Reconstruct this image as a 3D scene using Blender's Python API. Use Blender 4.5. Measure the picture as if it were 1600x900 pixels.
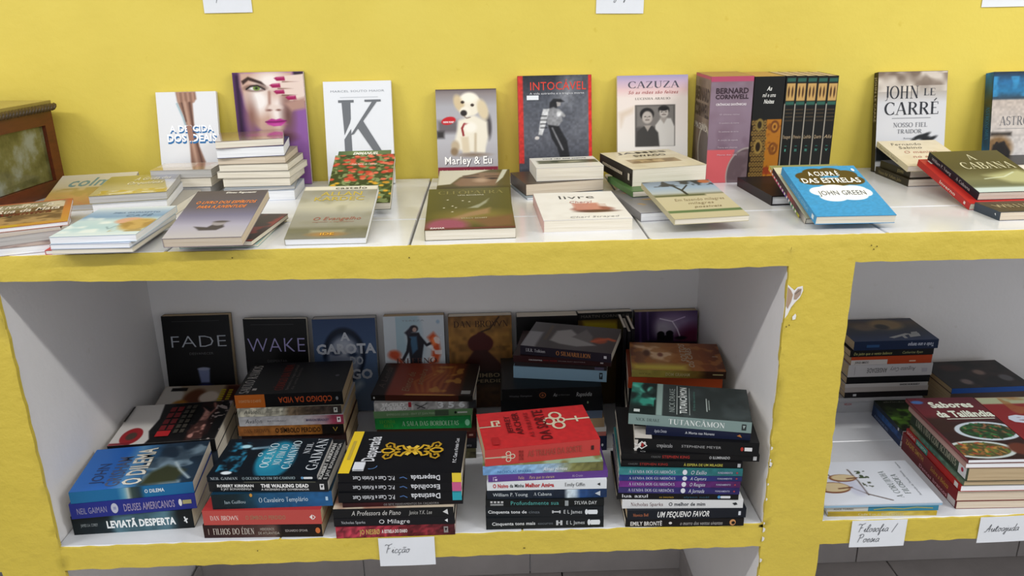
import bpy, math, random
import numpy as np
from mathutils import Matrix, Vector
for o in list(bpy.data.objects): bpy.data.objects.remove(o)
SC = bpy.context.scene; COL = SC.collection
random.seed(7); RNG = np.random.RandomState(11)
# ------------------------------------------------ camera
FL = 1.147            # height of the top shelf above the floor (m)
def camera():
    f = 1252.4; X, Y, Z, p, y, r = -0.0255, -1.3194, 0.3805 + FL, 0.3361, 0.0231, -0.0198
    fw = Vector((math.sin(y)*math.cos(p), math.cos(y)*math.cos(p), -math.sin(p)))
    rt = Vector((math.cos(y), -math.sin(y), 0)); up = rt.cross(fw)
    a = math.cos(r)*rt + math.sin(r)*up; b = -math.sin(r)*rt + math.cos(r)*up
    cd = bpy.data.cameras.new('camera'); cd.sensor_width = 36; cd.lens = 36*f/1600; cd.clip_start = .02
    co = bpy.data.objects.new('camera', cd); COL.objects.link(co)
    m = Matrix((a, b, -fw)).transposed().to_4x4(); m.translation = (X, Y, Z); co.matrix_world = m
    SC.camera = co
camera()
# ------------------------------------------------ world, lamps, exposure
w = bpy.data.worlds.new('room_light'); SC.world = w; w.use_nodes = True
w.node_tree.nodes['Background'].inputs[0].default_value = (.93, .95, 1.0, 1)
w.node_tree.nodes['Background'].inputs[1].default_value = 0.74
def lamp(name, loc, sx, sy, power, col=(1, .985, .95), target=None):
    l = bpy.data.lights.new(name, 'AREA'); l.shape = 'RECTANGLE'; l.size = sx; l.size_y = sy; l.energy = power; l.color = col
    o = bpy.data.objects.new(name, l); COL.objects.link(o); o.location = loc
    if target:
        o.rotation_euler = (Vector(target) - Vector(loc)).to_track_quat('-Z', 'Y').to_euler()
    return o
for lx, le in ((-3.3, 70), (-.2, 21), (2.9, 72)):
    lamp('ceiling_tube_lamp', (lx, -1.42, FL+2.0), 2.2, .10, le, col=(1, .99, .965), target=(lx, 0.2, FL-.3))
SC.view_settings.view_transform = 'Standard'; SC.view_settings.look = 'None'
SC.view_settings.exposure = 0.0; SC.view_settings.gamma = 1; SC.view_settings.use_curve_mapping = False
# ------------------------------------------------ helpers
def lin(h):
    if not isinstance(h, int): return tuple(h)
    out = []
    for s in (16, 8, 0):
        v = ((h >> s) & 255)/255
        out.append(v/12.92 if v <= .04045 else ((v+.055)/1.055)**2.4)
    return tuple(out)
def link(name, mesh, mats=(), parent=None):
    o = bpy.data.objects.new(name, mesh); COL.objects.link(o)
    for m in (mats if isinstance(mats, (list, tuple)) else [mats]): mesh.materials.append(m)
    if parent: o.parent = parent
    return o
def tag(o, label, cat, group=None):
    o['label'] = label; o['category'] = cat
    if group: o['group'] = group
    return o
def empty(name, loc=(0,0,0), rot=(0,0,0)):
    o = bpy.data.objects.new(name, None); COL.objects.link(o); o.location = loc; o.rotation_euler = rot; o.empty_display_size = .02
    return o
def nmat(name):
    m = bpy.data.materials.new(name); m.use_nodes = True; nt = m.node_tree
    return m, nt, nt.nodes['Principled BSDF']
def N(nt, t, **kw):
    n = nt.nodes.new(t)
    for k, v in kw.items():
        if k in n.inputs.keys() if isinstance(k, str) else False: n.inputs[k].default_value = v
        else: setattr(n, k, v)
    return n
def noise(nt, scale, detail=4, rough=.55, vec=None):
    n = nt.nodes.new('ShaderNodeTexNoise'); n.inputs['Scale'].default_value = scale; n.inputs['Detail'].default_value = detail; n.inputs['Roughness'].default_value = rough
    if vec is not None: nt.links.new(vec, n.inputs['Vector'])
    return n
def ramp(nt, fac, stops):
    r = nt.nodes.new('ShaderNodeValToRGB'); e = r.color_ramp.elements
    while len(e) < len(stops): e.new(.5)
    for i, (p, c) in enumerate(stops):
        e[i].position = p; e[i].color = (*lin(c), 1)
    nt.links.new(fac, r.inputs[0]); return r
def bump(nt, bs, h, strength, dist=.002):
    b = nt.nodes.new('ShaderNodeBump'); b.inputs['Strength'].default_value = strength; b.inputs['Distance'].default_value = dist
    nt.links.new(h, b.inputs['Height']); nt.links.new(b.outputs[0], bs.inputs['Normal']); return b
def wallpaint(name, c1, c2, c3, rough=.55, bs_=.5, spots=0):
    m, nt, bs = nmat(name); tc = nt.nodes.new('ShaderNodeTexCoord').outputs['Object']
    n1 = noise(nt, 2.2, 5, .6, tc); r = ramp(nt, n1.outputs[0], [(.3, c1), (.55, c2), (.75, c3)])
    col = r.outputs[0]
    if spots:
        n3 = noise(nt, 26, 3, .5, tc); r3 = ramp(nt, n3.outputs[0], [(.70, 0x000000), (.78, 0xffffff)])
        mx = nt.nodes.new('ShaderNodeMix'); mx.data_type = 'RGBA'; nt.links.new(r3.outputs[0], mx.inputs[0]); nt.links.new(col, mx.inputs[6]); mx.inputs[7].default_value = (*lin(spots), 1); col = mx.outputs[2]
    nt.links.new(col, bs.inputs['Base Color']); bs.inputs['Roughness'].default_value = rough
    n2 = noise(nt, 55, 6, .6, tc); n4 = noise(nt, 9, 3, .5, tc)
    ad = nt.nodes.new('ShaderNodeMath'); ad.operation = 'MULTIPLY_ADD'; nt.links.new(n4.outputs[0], ad.inputs[0]); ad.inputs[1].default_value = 2.0; nt.links.new(n2.outputs[0], ad.inputs[2])
    bump(nt, bs, ad.outputs[0], bs_, .0022); return m
M = {}
M['yellow'] = wallpaint('yellow_wall_paint', 0xd2bd4d, 0xd9c452, 0xdcc858, .5, .35, 0xcdb53f)
M['yellow_front'] = wallpaint('yellow_plaster_paint', 0xcbb544, 0xd1ba48, 0xd7c04f, .45, .8, 0xc8ae38)
M['white'] = wallpaint('white_inner_paint', 0xe2e0de, 0xe6e4e3, 0xe8e7e8, .6, .3, 0xdad7d2)
def tilemat(name, c1, c2, rough, sp):
    m, nt, bs = nmat(name); tc = nt.nodes.new('ShaderNodeTexCoord').outputs['Object']
    n1 = noise(nt, 5, 6, .65, tc); r = ramp(nt, n1.outputs[0], [(.35, c1), (.65, c2)]); nt.links.new(r.outputs[0], bs.inputs['Base Color'])
    bs.inputs['Roughness'].default_value = rough; bs.inputs['Specular IOR Level'].default_value = sp
    n2 = noise(nt, 12, 2, .5, tc); bump(nt, bs, n2.outputs[0], .08, .002); return m
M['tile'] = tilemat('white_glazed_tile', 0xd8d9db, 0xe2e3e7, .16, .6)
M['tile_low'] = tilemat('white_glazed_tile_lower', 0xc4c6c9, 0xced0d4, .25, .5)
M['floor'] = tilemat('grey_floor_tile', 0xa09a97, 0xaea8a5, .4, .4)
M['grout'] = tilemat('grey_grout', 0x8b877e, 0x9c988f, .9, .2)
M['darkgrout'] = tilemat('dark_grout', 0x2c2927, 0x3a3634, .9, .2)
def wood(name, c1, c2, rough):
    m, nt, bs = nmat(name); tc = nt.nodes.new('ShaderNodeTexCoord').outputs['Object']
    mp = nt.nodes.new('ShaderNodeMapping'); mp.inputs['Scale'].default_value = (14, 3, 14); nt.links.new(tc, mp.inputs[0])
    n1 = noise(nt, 4, 6, .6, mp.outputs[0]); r = ramp(nt, n1.outputs[0], [(.3, c1), (.7, c2)]); nt.links.new(r.outputs[0], bs.inputs['Base Color'])
    bs.inputs['Roughness'].default_value = rough; bump(nt, bs, n1.outputs[0], .2, .001); return m
M['wood'] = wood('reddish_brown_wood', 0x4a1f0f, 0x6b3118, .38)
M['wood_top'] = wood('olive_wood_top', 0x8d7b3c, 0x9c8c4c, .25)  # top board is paler and yellower than the other cabinet wood
M['carved'] = wood('dark_carved_wood', 0x33230f, 0x5b4723, .45)
m, nt, bs = nmat('cabinet_glass'); M['glass'] = m
bs.inputs['Base Color'].default_value = (.9, .93, .85, 1); bs.inputs['Roughness'].default_value = .03; bs.inputs['Transmission Weight'].default_value = 1; bs.inputs['IOR'].default_value = 1.5
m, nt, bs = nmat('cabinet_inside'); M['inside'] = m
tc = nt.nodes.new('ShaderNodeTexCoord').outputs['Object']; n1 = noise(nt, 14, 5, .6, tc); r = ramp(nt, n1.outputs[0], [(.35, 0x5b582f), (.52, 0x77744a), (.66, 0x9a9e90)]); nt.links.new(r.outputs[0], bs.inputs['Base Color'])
m, nt, bs = nmat('painted_reflection_glass'); M['pane_reflection'] = m
tc = nt.nodes.new('ShaderNodeTexCoord').outputs['Object']; n1 = noise(nt, 16, 4, .55, tc); r = ramp(nt, n1.outputs[0], [(.36, 0x4f4d2a), (.5, 0x6c6a42), (.64, 0x8c9184)]); nt.links.new(r.outputs[0], bs.inputs['Base Color']); bs.inputs['Roughness'].default_value = .12  # olive-grey mottling paints the room's reflection into the pane colour
def printmat(name, rough, spec=.5, coat=0):
    m, nt, bs = nmat(name); a = nt.nodes.new('ShaderNodeAttribute'); a.attribute_name = 'Col'
    nt.links.new(a.outputs['Color'], bs.inputs['Base Color']); bs.inputs['Roughness'].default_value = rough; bs.inputs['Specular IOR Level'].default_value = spec
    tc = nt.nodes.new('ShaderNodeTexCoord').outputs['Object']; n = noise(nt, 18, 3, .5, tc); bump(nt, bs, n.outputs[0], .05, .003)
    if coat: bs.inputs['Coat Weight'].default_value = coat; bs.inputs['Coat Roughness'].default_value = .06
    return m
M['gloss'] = printmat('laminated_cover_print', .38, .22)
M['satin'] = printmat('satin_cover_print', .45, .3)
M['mirror'] = printmat('high_gloss_cover_print', .2, .5, .9)
M['matte'] = printmat('uncoated_print', .75, .3)
def pages(name, c1, c2, axis):
    m, nt, bs = nmat(name); tc = nt.nodes.new('ShaderNodeTexCoord').outputs['Object']
    mp = nt.nodes.new('ShaderNodeMapping'); s = [6, 6, 6]; s[axis] = 900; mp.inputs['Scale'].default_value = s; nt.links.new(tc, mp.inputs[0])
    n1 = noise(nt, 1, 3, .6, mp.outputs[0]); r = ramp(nt, n1.outputs[0], [(.32, c1), (.6, c2)])
    nt.links.new(r.outputs[0], bs.inputs['Base Color']); bs.inputs['Roughness'].default_value = .85; bump(nt, bs, n1.outputs[0], .35, .0006); return m
PG = {'cream': (0xd3cab6, 0xe6dfd0), 'white': (0xdcdde0, 0xeeeff1), 'tan': (0xa8926f, 0xc1ab88), 'warm': (0xc4b39c, 0xd6c8b4), 'grey': (0xa8a6a2, 0xc0beba)}
for k, (a_, b_) in PG.items():
    M['pg_'+k] = pages('page_edges_'+k, a_, b_, 2); M['pgx_'+k] = pages('page_edges_upright_'+k, a_, b_, 0)
M['paper'] = tilemat('white_label_paper', 0xdcdfe3, 0xe4e7ec, .8, .2)
# ---- mesh accumulation with vertex colours
class Acc:
    def __init__(s): s.v = []; s.f = []; s.c = []; s.n = 0
    def add(s, V, F, Cc):
        V = np.asarray(V, float); s.v.append(V); s.f += [tuple(i+s.n for i in f) for f in F]
        Cc = np.asarray(Cc, float)
        if Cc.ndim == 1: Cc = np.tile(Cc[:3], (len(V), 1))
        s.c.append(Cc); s.n += len(V)
    def box(s, a, b, col=(1, 1, 1)):
        x0, y0, z0 = a; x1, y1, z1 = b
        s.add([(x0,y0,z0),(x1,y0,z0),(x1,y1,z0),(x0,y1,z0),(x0,y0,z1),(x1,y0,z1),(x1,y1,z1),(x0,y1,z1)],
              [(0,3,2,1),(4,5,6,7),(0,1,5,4),(1,2,6,5),(2,3,7,6),(3,0,4,7)], lin(col))
    def build(s, name, mats, parent=None, color=True):
        me = bpy.data.meshes.new(name); V = np.concatenate(s.v); me.from_pydata(V.tolist(), [], s.f)
        if color:
            at = me.color_attributes.new('Col', 'FLOAT_COLOR', 'POINT'); C4 = np.ones((len(V), 4), np.float32); C4[:, :3] = np.concatenate(s.c); at.data.foreach_set('color', C4.ravel())
        me.update(); return link(name, me, mats, parent)
# ---- glyphs
_gc = {}
def glyph(ch, bold):
    k = (ch, bold)
    if k in _gc: return _gc[k]
    def mk(t, off):
        cu = bpy.data.curves.new('g', 'FONT'); cu.body = t; cu.resolution_u = 2; cu.offset = off
        o = bpy.data.objects.new('g', cu); me = o.to_mesh(); V = np.array([v.co[:] for v in me.vertices]) if len(me.vertices) else np.zeros((0, 3)); F = [tuple(p.vertices) for p in me.polygons]
        o.to_mesh_clear(); bpy.data.objects.remove(o); bpy.data.curves.remove(cu); return V, F
    V, F = mk(ch, .018*bold)
    W, _ = mk('I'+ch+'I', 0); W0, _ = mk('II', 0)
    adv = (W[:, 0].max()-W[:, 0].min()) - (W0[:, 0].max()-W0[:, 0].min())
    _gc[k] = (V, F, adv); return _gc[k]
# serif capitals drawn as thick and hairline strokes: (width, [(kind, points)], serif feet)
def arc(cx, cy, rx, ry, a0, a1, n=10):
    return [(cx+rx*math.cos(math.radians(a0+(a1-a0)*i/n)), cy+ry*math.sin(math.radians(a0+(a1-a0)*i/n))) for i in range(n+1)]
SF = {
'A': (.8, [('h', [(.1,0),(.38,1)]), ('t', [(.40,1),(.68,0)]), ('h', [(.2,.34),(.58,.34)])], [(.1,0),(.68,0)]),
'B': (.7, [('t', [(.18,0),(.18,1)]), ('m', [(.18,.97)]+arc(.36,.75,.2,.22,90,-90)+[(.18,.53)]), ('m', [(.18,.53)]+arc(.4,.27,.22,.25,90,-90)+[(.18,.03)])], [(.18,0),(.18,1)]),
'C': (.76, [('m', arc(.42,.5,.33,.49,50,310,16)), ('h', [(.66,.95),(.66,.72)]), ('h', [(.66,.05),(.66,.26)])], []),
'D': (.82, [('t', [(.18,0),(.18,1)]), ('m', [(.18,.97)]+arc(.36,.5,.34,.47,90,-90,14)+[(.18,.03)])], [(.18,0),(.18,1)]),
'E': (.66, [('t', [(.18,0),(.18,1)]), ('h', [(.18,.97),(.56,.97),(.56,.8)]), ('h', [(.18,.52),(.46,.52)]), ('h', [(.18,.03),(.58,.03),(.58,.22)])], [(.18,0),(.18,1)]),
'F': (.62, [('t', [(.18,0),(.18,1)]), ('h', [(.18,.97),(.56,.97),(.56,.8)]), ('h', [(.18,.52),(.44,.52)])], [(.18,0),(.18,1)]),
'G': (.8, [('m', arc(.42,.5,.33,.49,50,320,16)), ('t', [(.66,.03),(.66,.4)]), ('h', [(.66,.95),(.66,.74)])], [(.66,.4)]),
'H': (.86, [('t', [(.2,0),(.2,1)]), ('t', [(.66,0),(.66,1)]), ('h', [(.2,.52),(.66,.52)])], [(.2,0),(.2,1),(.66,0),(.66,1)]),
'I': (.4, [('t', [(.2,0),(.2,1)])], [(.2,0),(.2,1)]),
'J': (.42, [('t', [(.26,1),(.26,.1)]), ('h', [(.26,.1),(.2,-.12),(.06,-.14)])], [(.26,1)]),
'K': (.84, [('t', [(.18,0),(.18,1)]), ('h', [(.18,.4),(.64,1)]), ('t', [(.34,.6),(.7,0)])], [(.18,0),(.18,1),(.64,1),(.7,0)]),
'L': (.64, [('t', [(.18,0),(.18,1)]), ('h', [(.18,.03),(.58,.03),(.58,.24)])], [(.18,0),(.18,1)]),
'M': (.98, [('h', [(.16,0),(.16,1)]), ('t', [(.16,1),(.48,.06)]), ('h', [(.48,.06),(.8,1)]), ('t', [(.8,0),(.8,1)])], [(.16,0),(.8,0),(.12,1),(.84,1)]),
'N': (.86, [('h', [(.18,0),(.18,1)]), ('t', [(.18,1),(.68,.02)]), ('h', [(.68,0),(.68,1)])], [(.18,0),(.68,1),(.14,1)]),
'O': (.86, [('m', arc(.43,.5,.34,.49,0,360,22))], []),
'P': (.66, [('t', [(.18,0),(.18,1)]), ('m', [(.18,.97)]+arc(.36,.73,.22,.24,90,-90)+[(.18,.49)])], [(.18,0),(.18,1)]),
'Q': (.86, [('m', arc(.43,.5,.34,.49,0,360,22)), ('h', [(.45,.1),(.8,-.2)])], []),
'R': (.76, [('t', [(.18,0),(.18,1)]), ('m', [(.18,.97)]+arc(.36,.74,.21,.23,90,-90)+[(.18,.51)]), ('t', [(.36,.51),(.66,0)])], [(.18,0),(.18,1),(.66,0)]),
'S': (.58, [('m', arc(.3,.74,.19,.24,30,250,10)+arc(.28,.26,.2,.24,80,-150,10)), ('h', [(.48,.94),(.48,.76)]), ('h', [(.09,.06),(.09,.26)])], []),
'T': (.72, [('t', [(.36,0),(.36,1)]), ('h', [(.06,.78),(.06,.97),(.66,.97),(.66,.78)])], [(.36,0)]),
'U': (.84, [('t', [(.2,1),(.2,.3)]+arc(.42,.3,.22,.28,180,270,5)), ('h', arc(.42,.3,.24,.28,270,360,5)+[(.66,1)])], [(.2,1),(.66,1)]),
'V': (.78, [('t', [(.1,1),(.39,.0)]), ('h', [(.39,0),(.68,1)])], [(.1,1),(.68,1)]),
'X': (.78, [('t', [(.1,1),(.68,0)]), ('h', [(.1,0),(.68,1)])], [(.1,1),(.68,0),(.1,0),(.68,1)]),
'Y': (.76, [('t', [(.1,1),(.38,.5)]), ('h', [(.38,.5),(.66,1)]), ('t', [(.38,.5),(.38,0)])], [(.1,1),(.66,1),(.38,0)]),
'Z': (.68, [('h', [(.08,.8),(.08,.97),(.58,.97)]), ('t', [(.56,.97),(.1,.03)]), ('h', [(.1,.03),(.6,.03),(.6,.22)])], []),
}
ACC = {'É': ('E', '/'), 'Ê': ('E', '^'), 'Â': ('A', '^'), 'Ã': ('A', '~'), 'Á': ('A', '/'), 'Ó': ('O', '/'), 'Í': ('I', '/'), 'Ç': ('C', ','), 'Ú': ('U', '/'), 'Ô': ('O', '^')}
def strip(pts, wd, closed=False):
    P = np.array(pts, float)[:, :2]; n = len(P); L = []; R_ = []
    for i in range(n):
        a = P[max(i-1, 0)]; b = P[min(i+1, n-1)]; d = b-a; l = np.hypot(*d) or 1; nn = np.array([-d[1], d[0]])/l
        ww = wd[i] if hasattr(wd, '__len__') else wd
        L.append(P[i]+nn*ww/2); R_.append(P[i]-nn*ww/2)
    V = [(*q, 0) for q in L+R_]; F = [(i, n+i, n+i+1, i+1) for i in range(n-1)]
    return V, F
def sglyph(ch):
    k = (ch, 'serif')
    if k in _gc: return _gc[k]
    base, mark = ACC.get(ch, (ch, None))
    if base not in SF: return None
    wd, st, sf = SF[base]; V = []; F = []
    def ad(v, f):
        n = len(V); V.extend(v); F.extend([tuple(i+n for i in q) for q in f])
    for kind, pts in st:
        if kind == 'm':
            P = np.array(pts); ws = []
            for i in range(len(P)):
                d = P[min(i+1, len(P)-1)]-P[max(i-1, 0)]; a = abs(d[1])/(np.hypot(*d)+1e-6); ws.append(.045+.10*a**1.5)
            ad(*strip(pts, ws))
        else: ad(*strip(pts, .14 if kind == 't' else .045))
    for (x, y) in sf:
        s = .035; y0 = y if y < .5 else y-s
        ad([(x-.13, y0, 0), (x+.13, y0, 0), (x+.13, y0+s, 0), (x-.13, y0+s, 0)], [(0, 1, 2, 3)])
    cx = wd/2
    if mark == '/': ad(*strip([(cx-.04, 1.08), (cx+.12, 1.28)], .07))
    if mark == '^': ad(*strip([(cx-.14, 1.08), (cx, 1.24), (cx+.14, 1.08)], .05))
    if mark == '~': ad(*strip([(cx-.16, 1.1), (cx-.06, 1.2), (cx+.06, 1.12), (cx+.16, 1.22)], .05))
    if mark == ',': ad(*strip([(cx, 0), (cx+.05, -.12), (cx-.06, -.2)], .05))
    _gc[k] = (np.array(V, float)*.72, F, wd*.72); return _gc[k]
def textmesh(s, font='b'):
    """returns V(2d, cap height about .72), faces, width"""
    x = 0; Vs = []; Fs = []; n = 0
    for ch in s:
        if ch == ' ': x += .3; continue
        g = sglyph(ch) if font == 'f' else None
        if g is None: g = glyph(ch, {'b': 1, 'r': 0, 'i': 0, 'f': 0, 'x': 2.2, 'j': 1, 't': -.9}[font])
        V, F, adv = g
        if len(V):
            W = V.copy()
            if font in 'ij': W[:, 0] += W[:, 1]*.28
            W[:, 0] += x; Vs.append(W); Fs += [tuple(i+n for i in f) for f in F]; n += len(W)
        x += adv + (.02 if font != 'f' else .0)
    if not Vs: return np.zeros((0, 3)), [], 1
    return np.concatenate(Vs), Fs, x
# ---- painted grid
def vnoise(n, m, cells, rng):
    gy = max(2, int(cells*m/max(n, m)))+2; gx = max(2, int(cells*n/max(n, m)))+2
    g = rng.rand(gy, gx); y = np.linspace(0, gy-1.001, m); x = np.linspace(0, gx-1.001, n); yi = y.astype(int); xi = x.astype(int); fy = (y-yi)[:, None]; fx = (x-xi)[None]
    fy = fy*fy*(3-2*fy); fx = fx*fx*(3-2*fx)
    a = g[yi][:, xi]; b = g[yi][:, xi+1]; c = g[yi+1][:, xi]; d = g[yi+1][:, xi+1]
    return (a*(1-fx)+b*fx)*(1-fy)+(c*(1-fx)+d*fx)*fy
def srgb2lin(a): return np.where(a <= .04045, a/12.92, ((a+.055)/1.055)**2.4)
VK = [1.0]   # how much of a cover's height its drawing takes up
class Art:
    def __init__(s, W, H, base, res=620):
        s.W, s.H = W, H; s.nx = max(3, min(120, int(W*res))); s.ny = max(3, min(150, int(H*res)))
        s.u, s.v0 = np.meshgrid(np.linspace(0, 1, s.nx), np.linspace(0, 1, s.ny)); s.v = s.v0/VK[0]; s.k = H/W*VK[0]; s.px = 1.0/s.nx
        s.c = np.zeros((s.ny, s.nx, 3)); s.c[:] = s.h(base); s.rng = np.random.RandomState(int(abs(W*1e5+H*3e5)) % 99991)
    def h(s, c): return np.array([(c >> 16 & 255), (c >> 8 & 255), (c & 255)])/255.
    def mix(s, m, c, al=1):
        m = np.clip(m, 0, 1)[..., None]*al; s.c = s.c*(1-m)+s.h(c)*m; return s
    def sm(s, d, soft): return np.clip(.5-d/max(soft, s.px), 0, 1)
    def R(s, u0, v0, u1, v1, c, soft=0, al=1):
        d = np.maximum(np.maximum(u0-s.u, s.u-u1), np.maximum(v0-s.v, s.v-v1)*s.k); return s.mix(s.sm(d, soft), c, al)
    def E(s, cu, cv, ru, rv, c, soft=0, al=1, rot=0):
        x = s.u-cu; y = (s.v-cv)*s.k; a = math.radians(rot); X = x*math.cos(a)+y*math.sin(a); Y = -x*math.sin(a)+y*math.cos(a); rv *= s.k
        d = (np.sqrt((X/ru)**2+(Y/rv)**2)-1)*min(ru, rv); return s.mix(s.sm(d, soft), c, al)
    def P(s, pts, c, soft=0, al=1):
        x = s.u; y = s.v*s.k; ins = np.zeros(x.shape, bool); dm = np.full(x.shape, 9.); n = len(pts)
        for i in range(n):
            x0, y0 = pts[i][0], pts[i][1]*s.k; x1, y1 = pts[(i+1) % n][0], pts[(i+1) % n][1]*s.k
            if y0 != y1: ins ^= ((y0 > y) != (y1 > y)) & (x < (x1-x0)*(y-y0)/(y1-y0)+x0)
            dx, dy = x1-x0, y1-y0; t = np.clip(((x-x0)*dx+(y-y0)*dy)/(dx*dx+dy*dy+1e-9), 0, 1); dm = np.minimum(dm, np.hypot(x-x0-t*dx, y-y0-t*dy))
        return s.mix(s.sm(np.where(ins, -dm, dm), soft), c, al)
    def L(s, pts, w, c, soft=0, al=1):
        x = s.u; y = s.v*s.k; dm = np.full(x.shape, 9.)
        for i in range(len(pts)-1):
            x0, y0 = pts[i][0], pts[i][1]*s.k; x1, y1 = pts[i+1][0], pts[i+1][1]*s.k
            dx, dy = x1-x0, y1-y0; t = np.clip(((x-x0)*dx+(y-y0)*dy)/(dx*dx+dy*dy+1e-9), 0, 1); dm = np.minimum(dm, np.hypot(x-x0-t*dx, y-y0-t*dy))
        return s.mix(s.sm(dm-w/2, soft), c, al)
    def G(s, stops, axis='v', al=1):
        t = s.v if axis == 'v' else s.u; ps = [p for p, _ in stops]; cs = np.array([s.h(c) for _, c in stops])
        g = np.stack([np.interp(t, ps, cs[:, i]) for i in range(3)], -1); s.c = s.c*(1-al)+g*al; return s
    def B(s, c, cells=8, thr=.5, soft=.1, al=1, box=None):
        n = vnoise(s.nx, s.ny, cells, s.rng)*.65+vnoise(s.nx, s.ny, cells*2.3, s.rng)*.35; m = np.clip((n-thr)/soft+.5, 0, 1)
        if box: u0, v0, u1, v1 = box; m = m*((s.u > u0) & (s.u < u1) & (s.v > v0) & (s.v < v1))
        return s.mix(m, c, al)
    def J(s, amp=.06, cells=30):
        n = vnoise(s.nx, s.ny, cells, s.rng)-.5; s.c = np.clip(s.c*(1+2*amp*n[..., None]), 0, 1); return s
class Face:
    """a flat face of a book in local coordinates: origin, right vector, down vector, outward normal"""
    def __init__(s, acc, O, U, V):
        s.acc = acc; s.O, s.U, s.V = (np.array(q, float) for q in (O, U, V)); s.W = np.linalg.norm(s.U); s.H = np.linalg.norm(s.V)
        s.n = -np.cross(s.U, s.V); s.n /= np.linalg.norm(s.n); s.lay = 1; s.vk = 1.0
    def pt(s, u, v, lay=None): 
        u = np.asarray(u, float)[..., None]; v = np.asarray(v, float)[..., None]
        return s.O+u*s.U+v*s.V+s.n*(lay or s.lay)*.00013
    def art(s, a):
        V = s.pt(a.u.ravel(), a.v0.ravel()); nx, ny = a.nx, a.ny
        i = np.arange(ny-1)[:, None]*nx+np.arange(nx-1)[None]; F = np.stack([i+nx, i+nx+1, i+1, i], -1).reshape(-1, 4).tolist()
        s.acc.add(V, F, srgb2lin(a.c.reshape(-1, 3))); s.lay += 1
    def poly(s, pts, c):
        s.acc.add(s.pt([p[0] for p in pts], [p[1] for p in pts]), [tuple(range(len(pts)))[::-1]], lin(c))
    def rect(s, u0, v0, u1, v1, c): s.poly([(u0, v0), (u1, v0), (u1, v1), (u0, v1)], c)
    def ell(s, cu, cv, ru, rv, c, n=18): s.poly([(cu+ru*math.cos(6.2832*i/n), cv+rv*math.sin(6.2832*i/n)) for i in range(n)], c)
    def line(s, pts, w, c):
        P = [(p[0]*s.W, p[1]*s.H) for p in pts]; V, F = strip(P, w*s.W)
        s.acc.add(s.pt([q[0]/s.W for q in V], [q[1]/s.H for q in V]), [f for f in F], lin(c))
    def text(s, t, u0, v0, u1, v1, c, font='b'):
        """letters stretched to the box, v1 = baseline"""
        V, F, wd = textmesh(t, font)
        if not len(V): return
        s.acc.add(s.pt(u0+(u1-u0)*V[:, 0]/wd, v1-(v1-v0)*V[:, 1]/.72), F, lin(c))
    def ops(s, L, vk=1.0):
        if vk != 1.0:
            O, V, H = s.O, s.V, s.H; s.V = V*vk; s.H = H*vk; s.ops(L); s.V = V; s.H = H; return
        for o in L:
            k = o[0]
            if k == 'T': s.lay += 1; s.text(*o[1:])
            elif k == 'R': s.lay += 1; s.rect(*o[1:])
            elif k == 'E': s.lay += 1; s.ell(*o[1:])
            elif k == 'P': s.lay += 1; s.poly(*o[1:])
            elif k == 'L': s.lay += 1; s.line(*o[1:])
            elif k == 'G': # colour gradient along u
                a = Art(s.W, s.H, o[1][0][1], 260); a.G(o[1], 'u')
                if len(o) > 2: a.J(*o[2])
                s.lay += 1; s.art(a)
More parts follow.
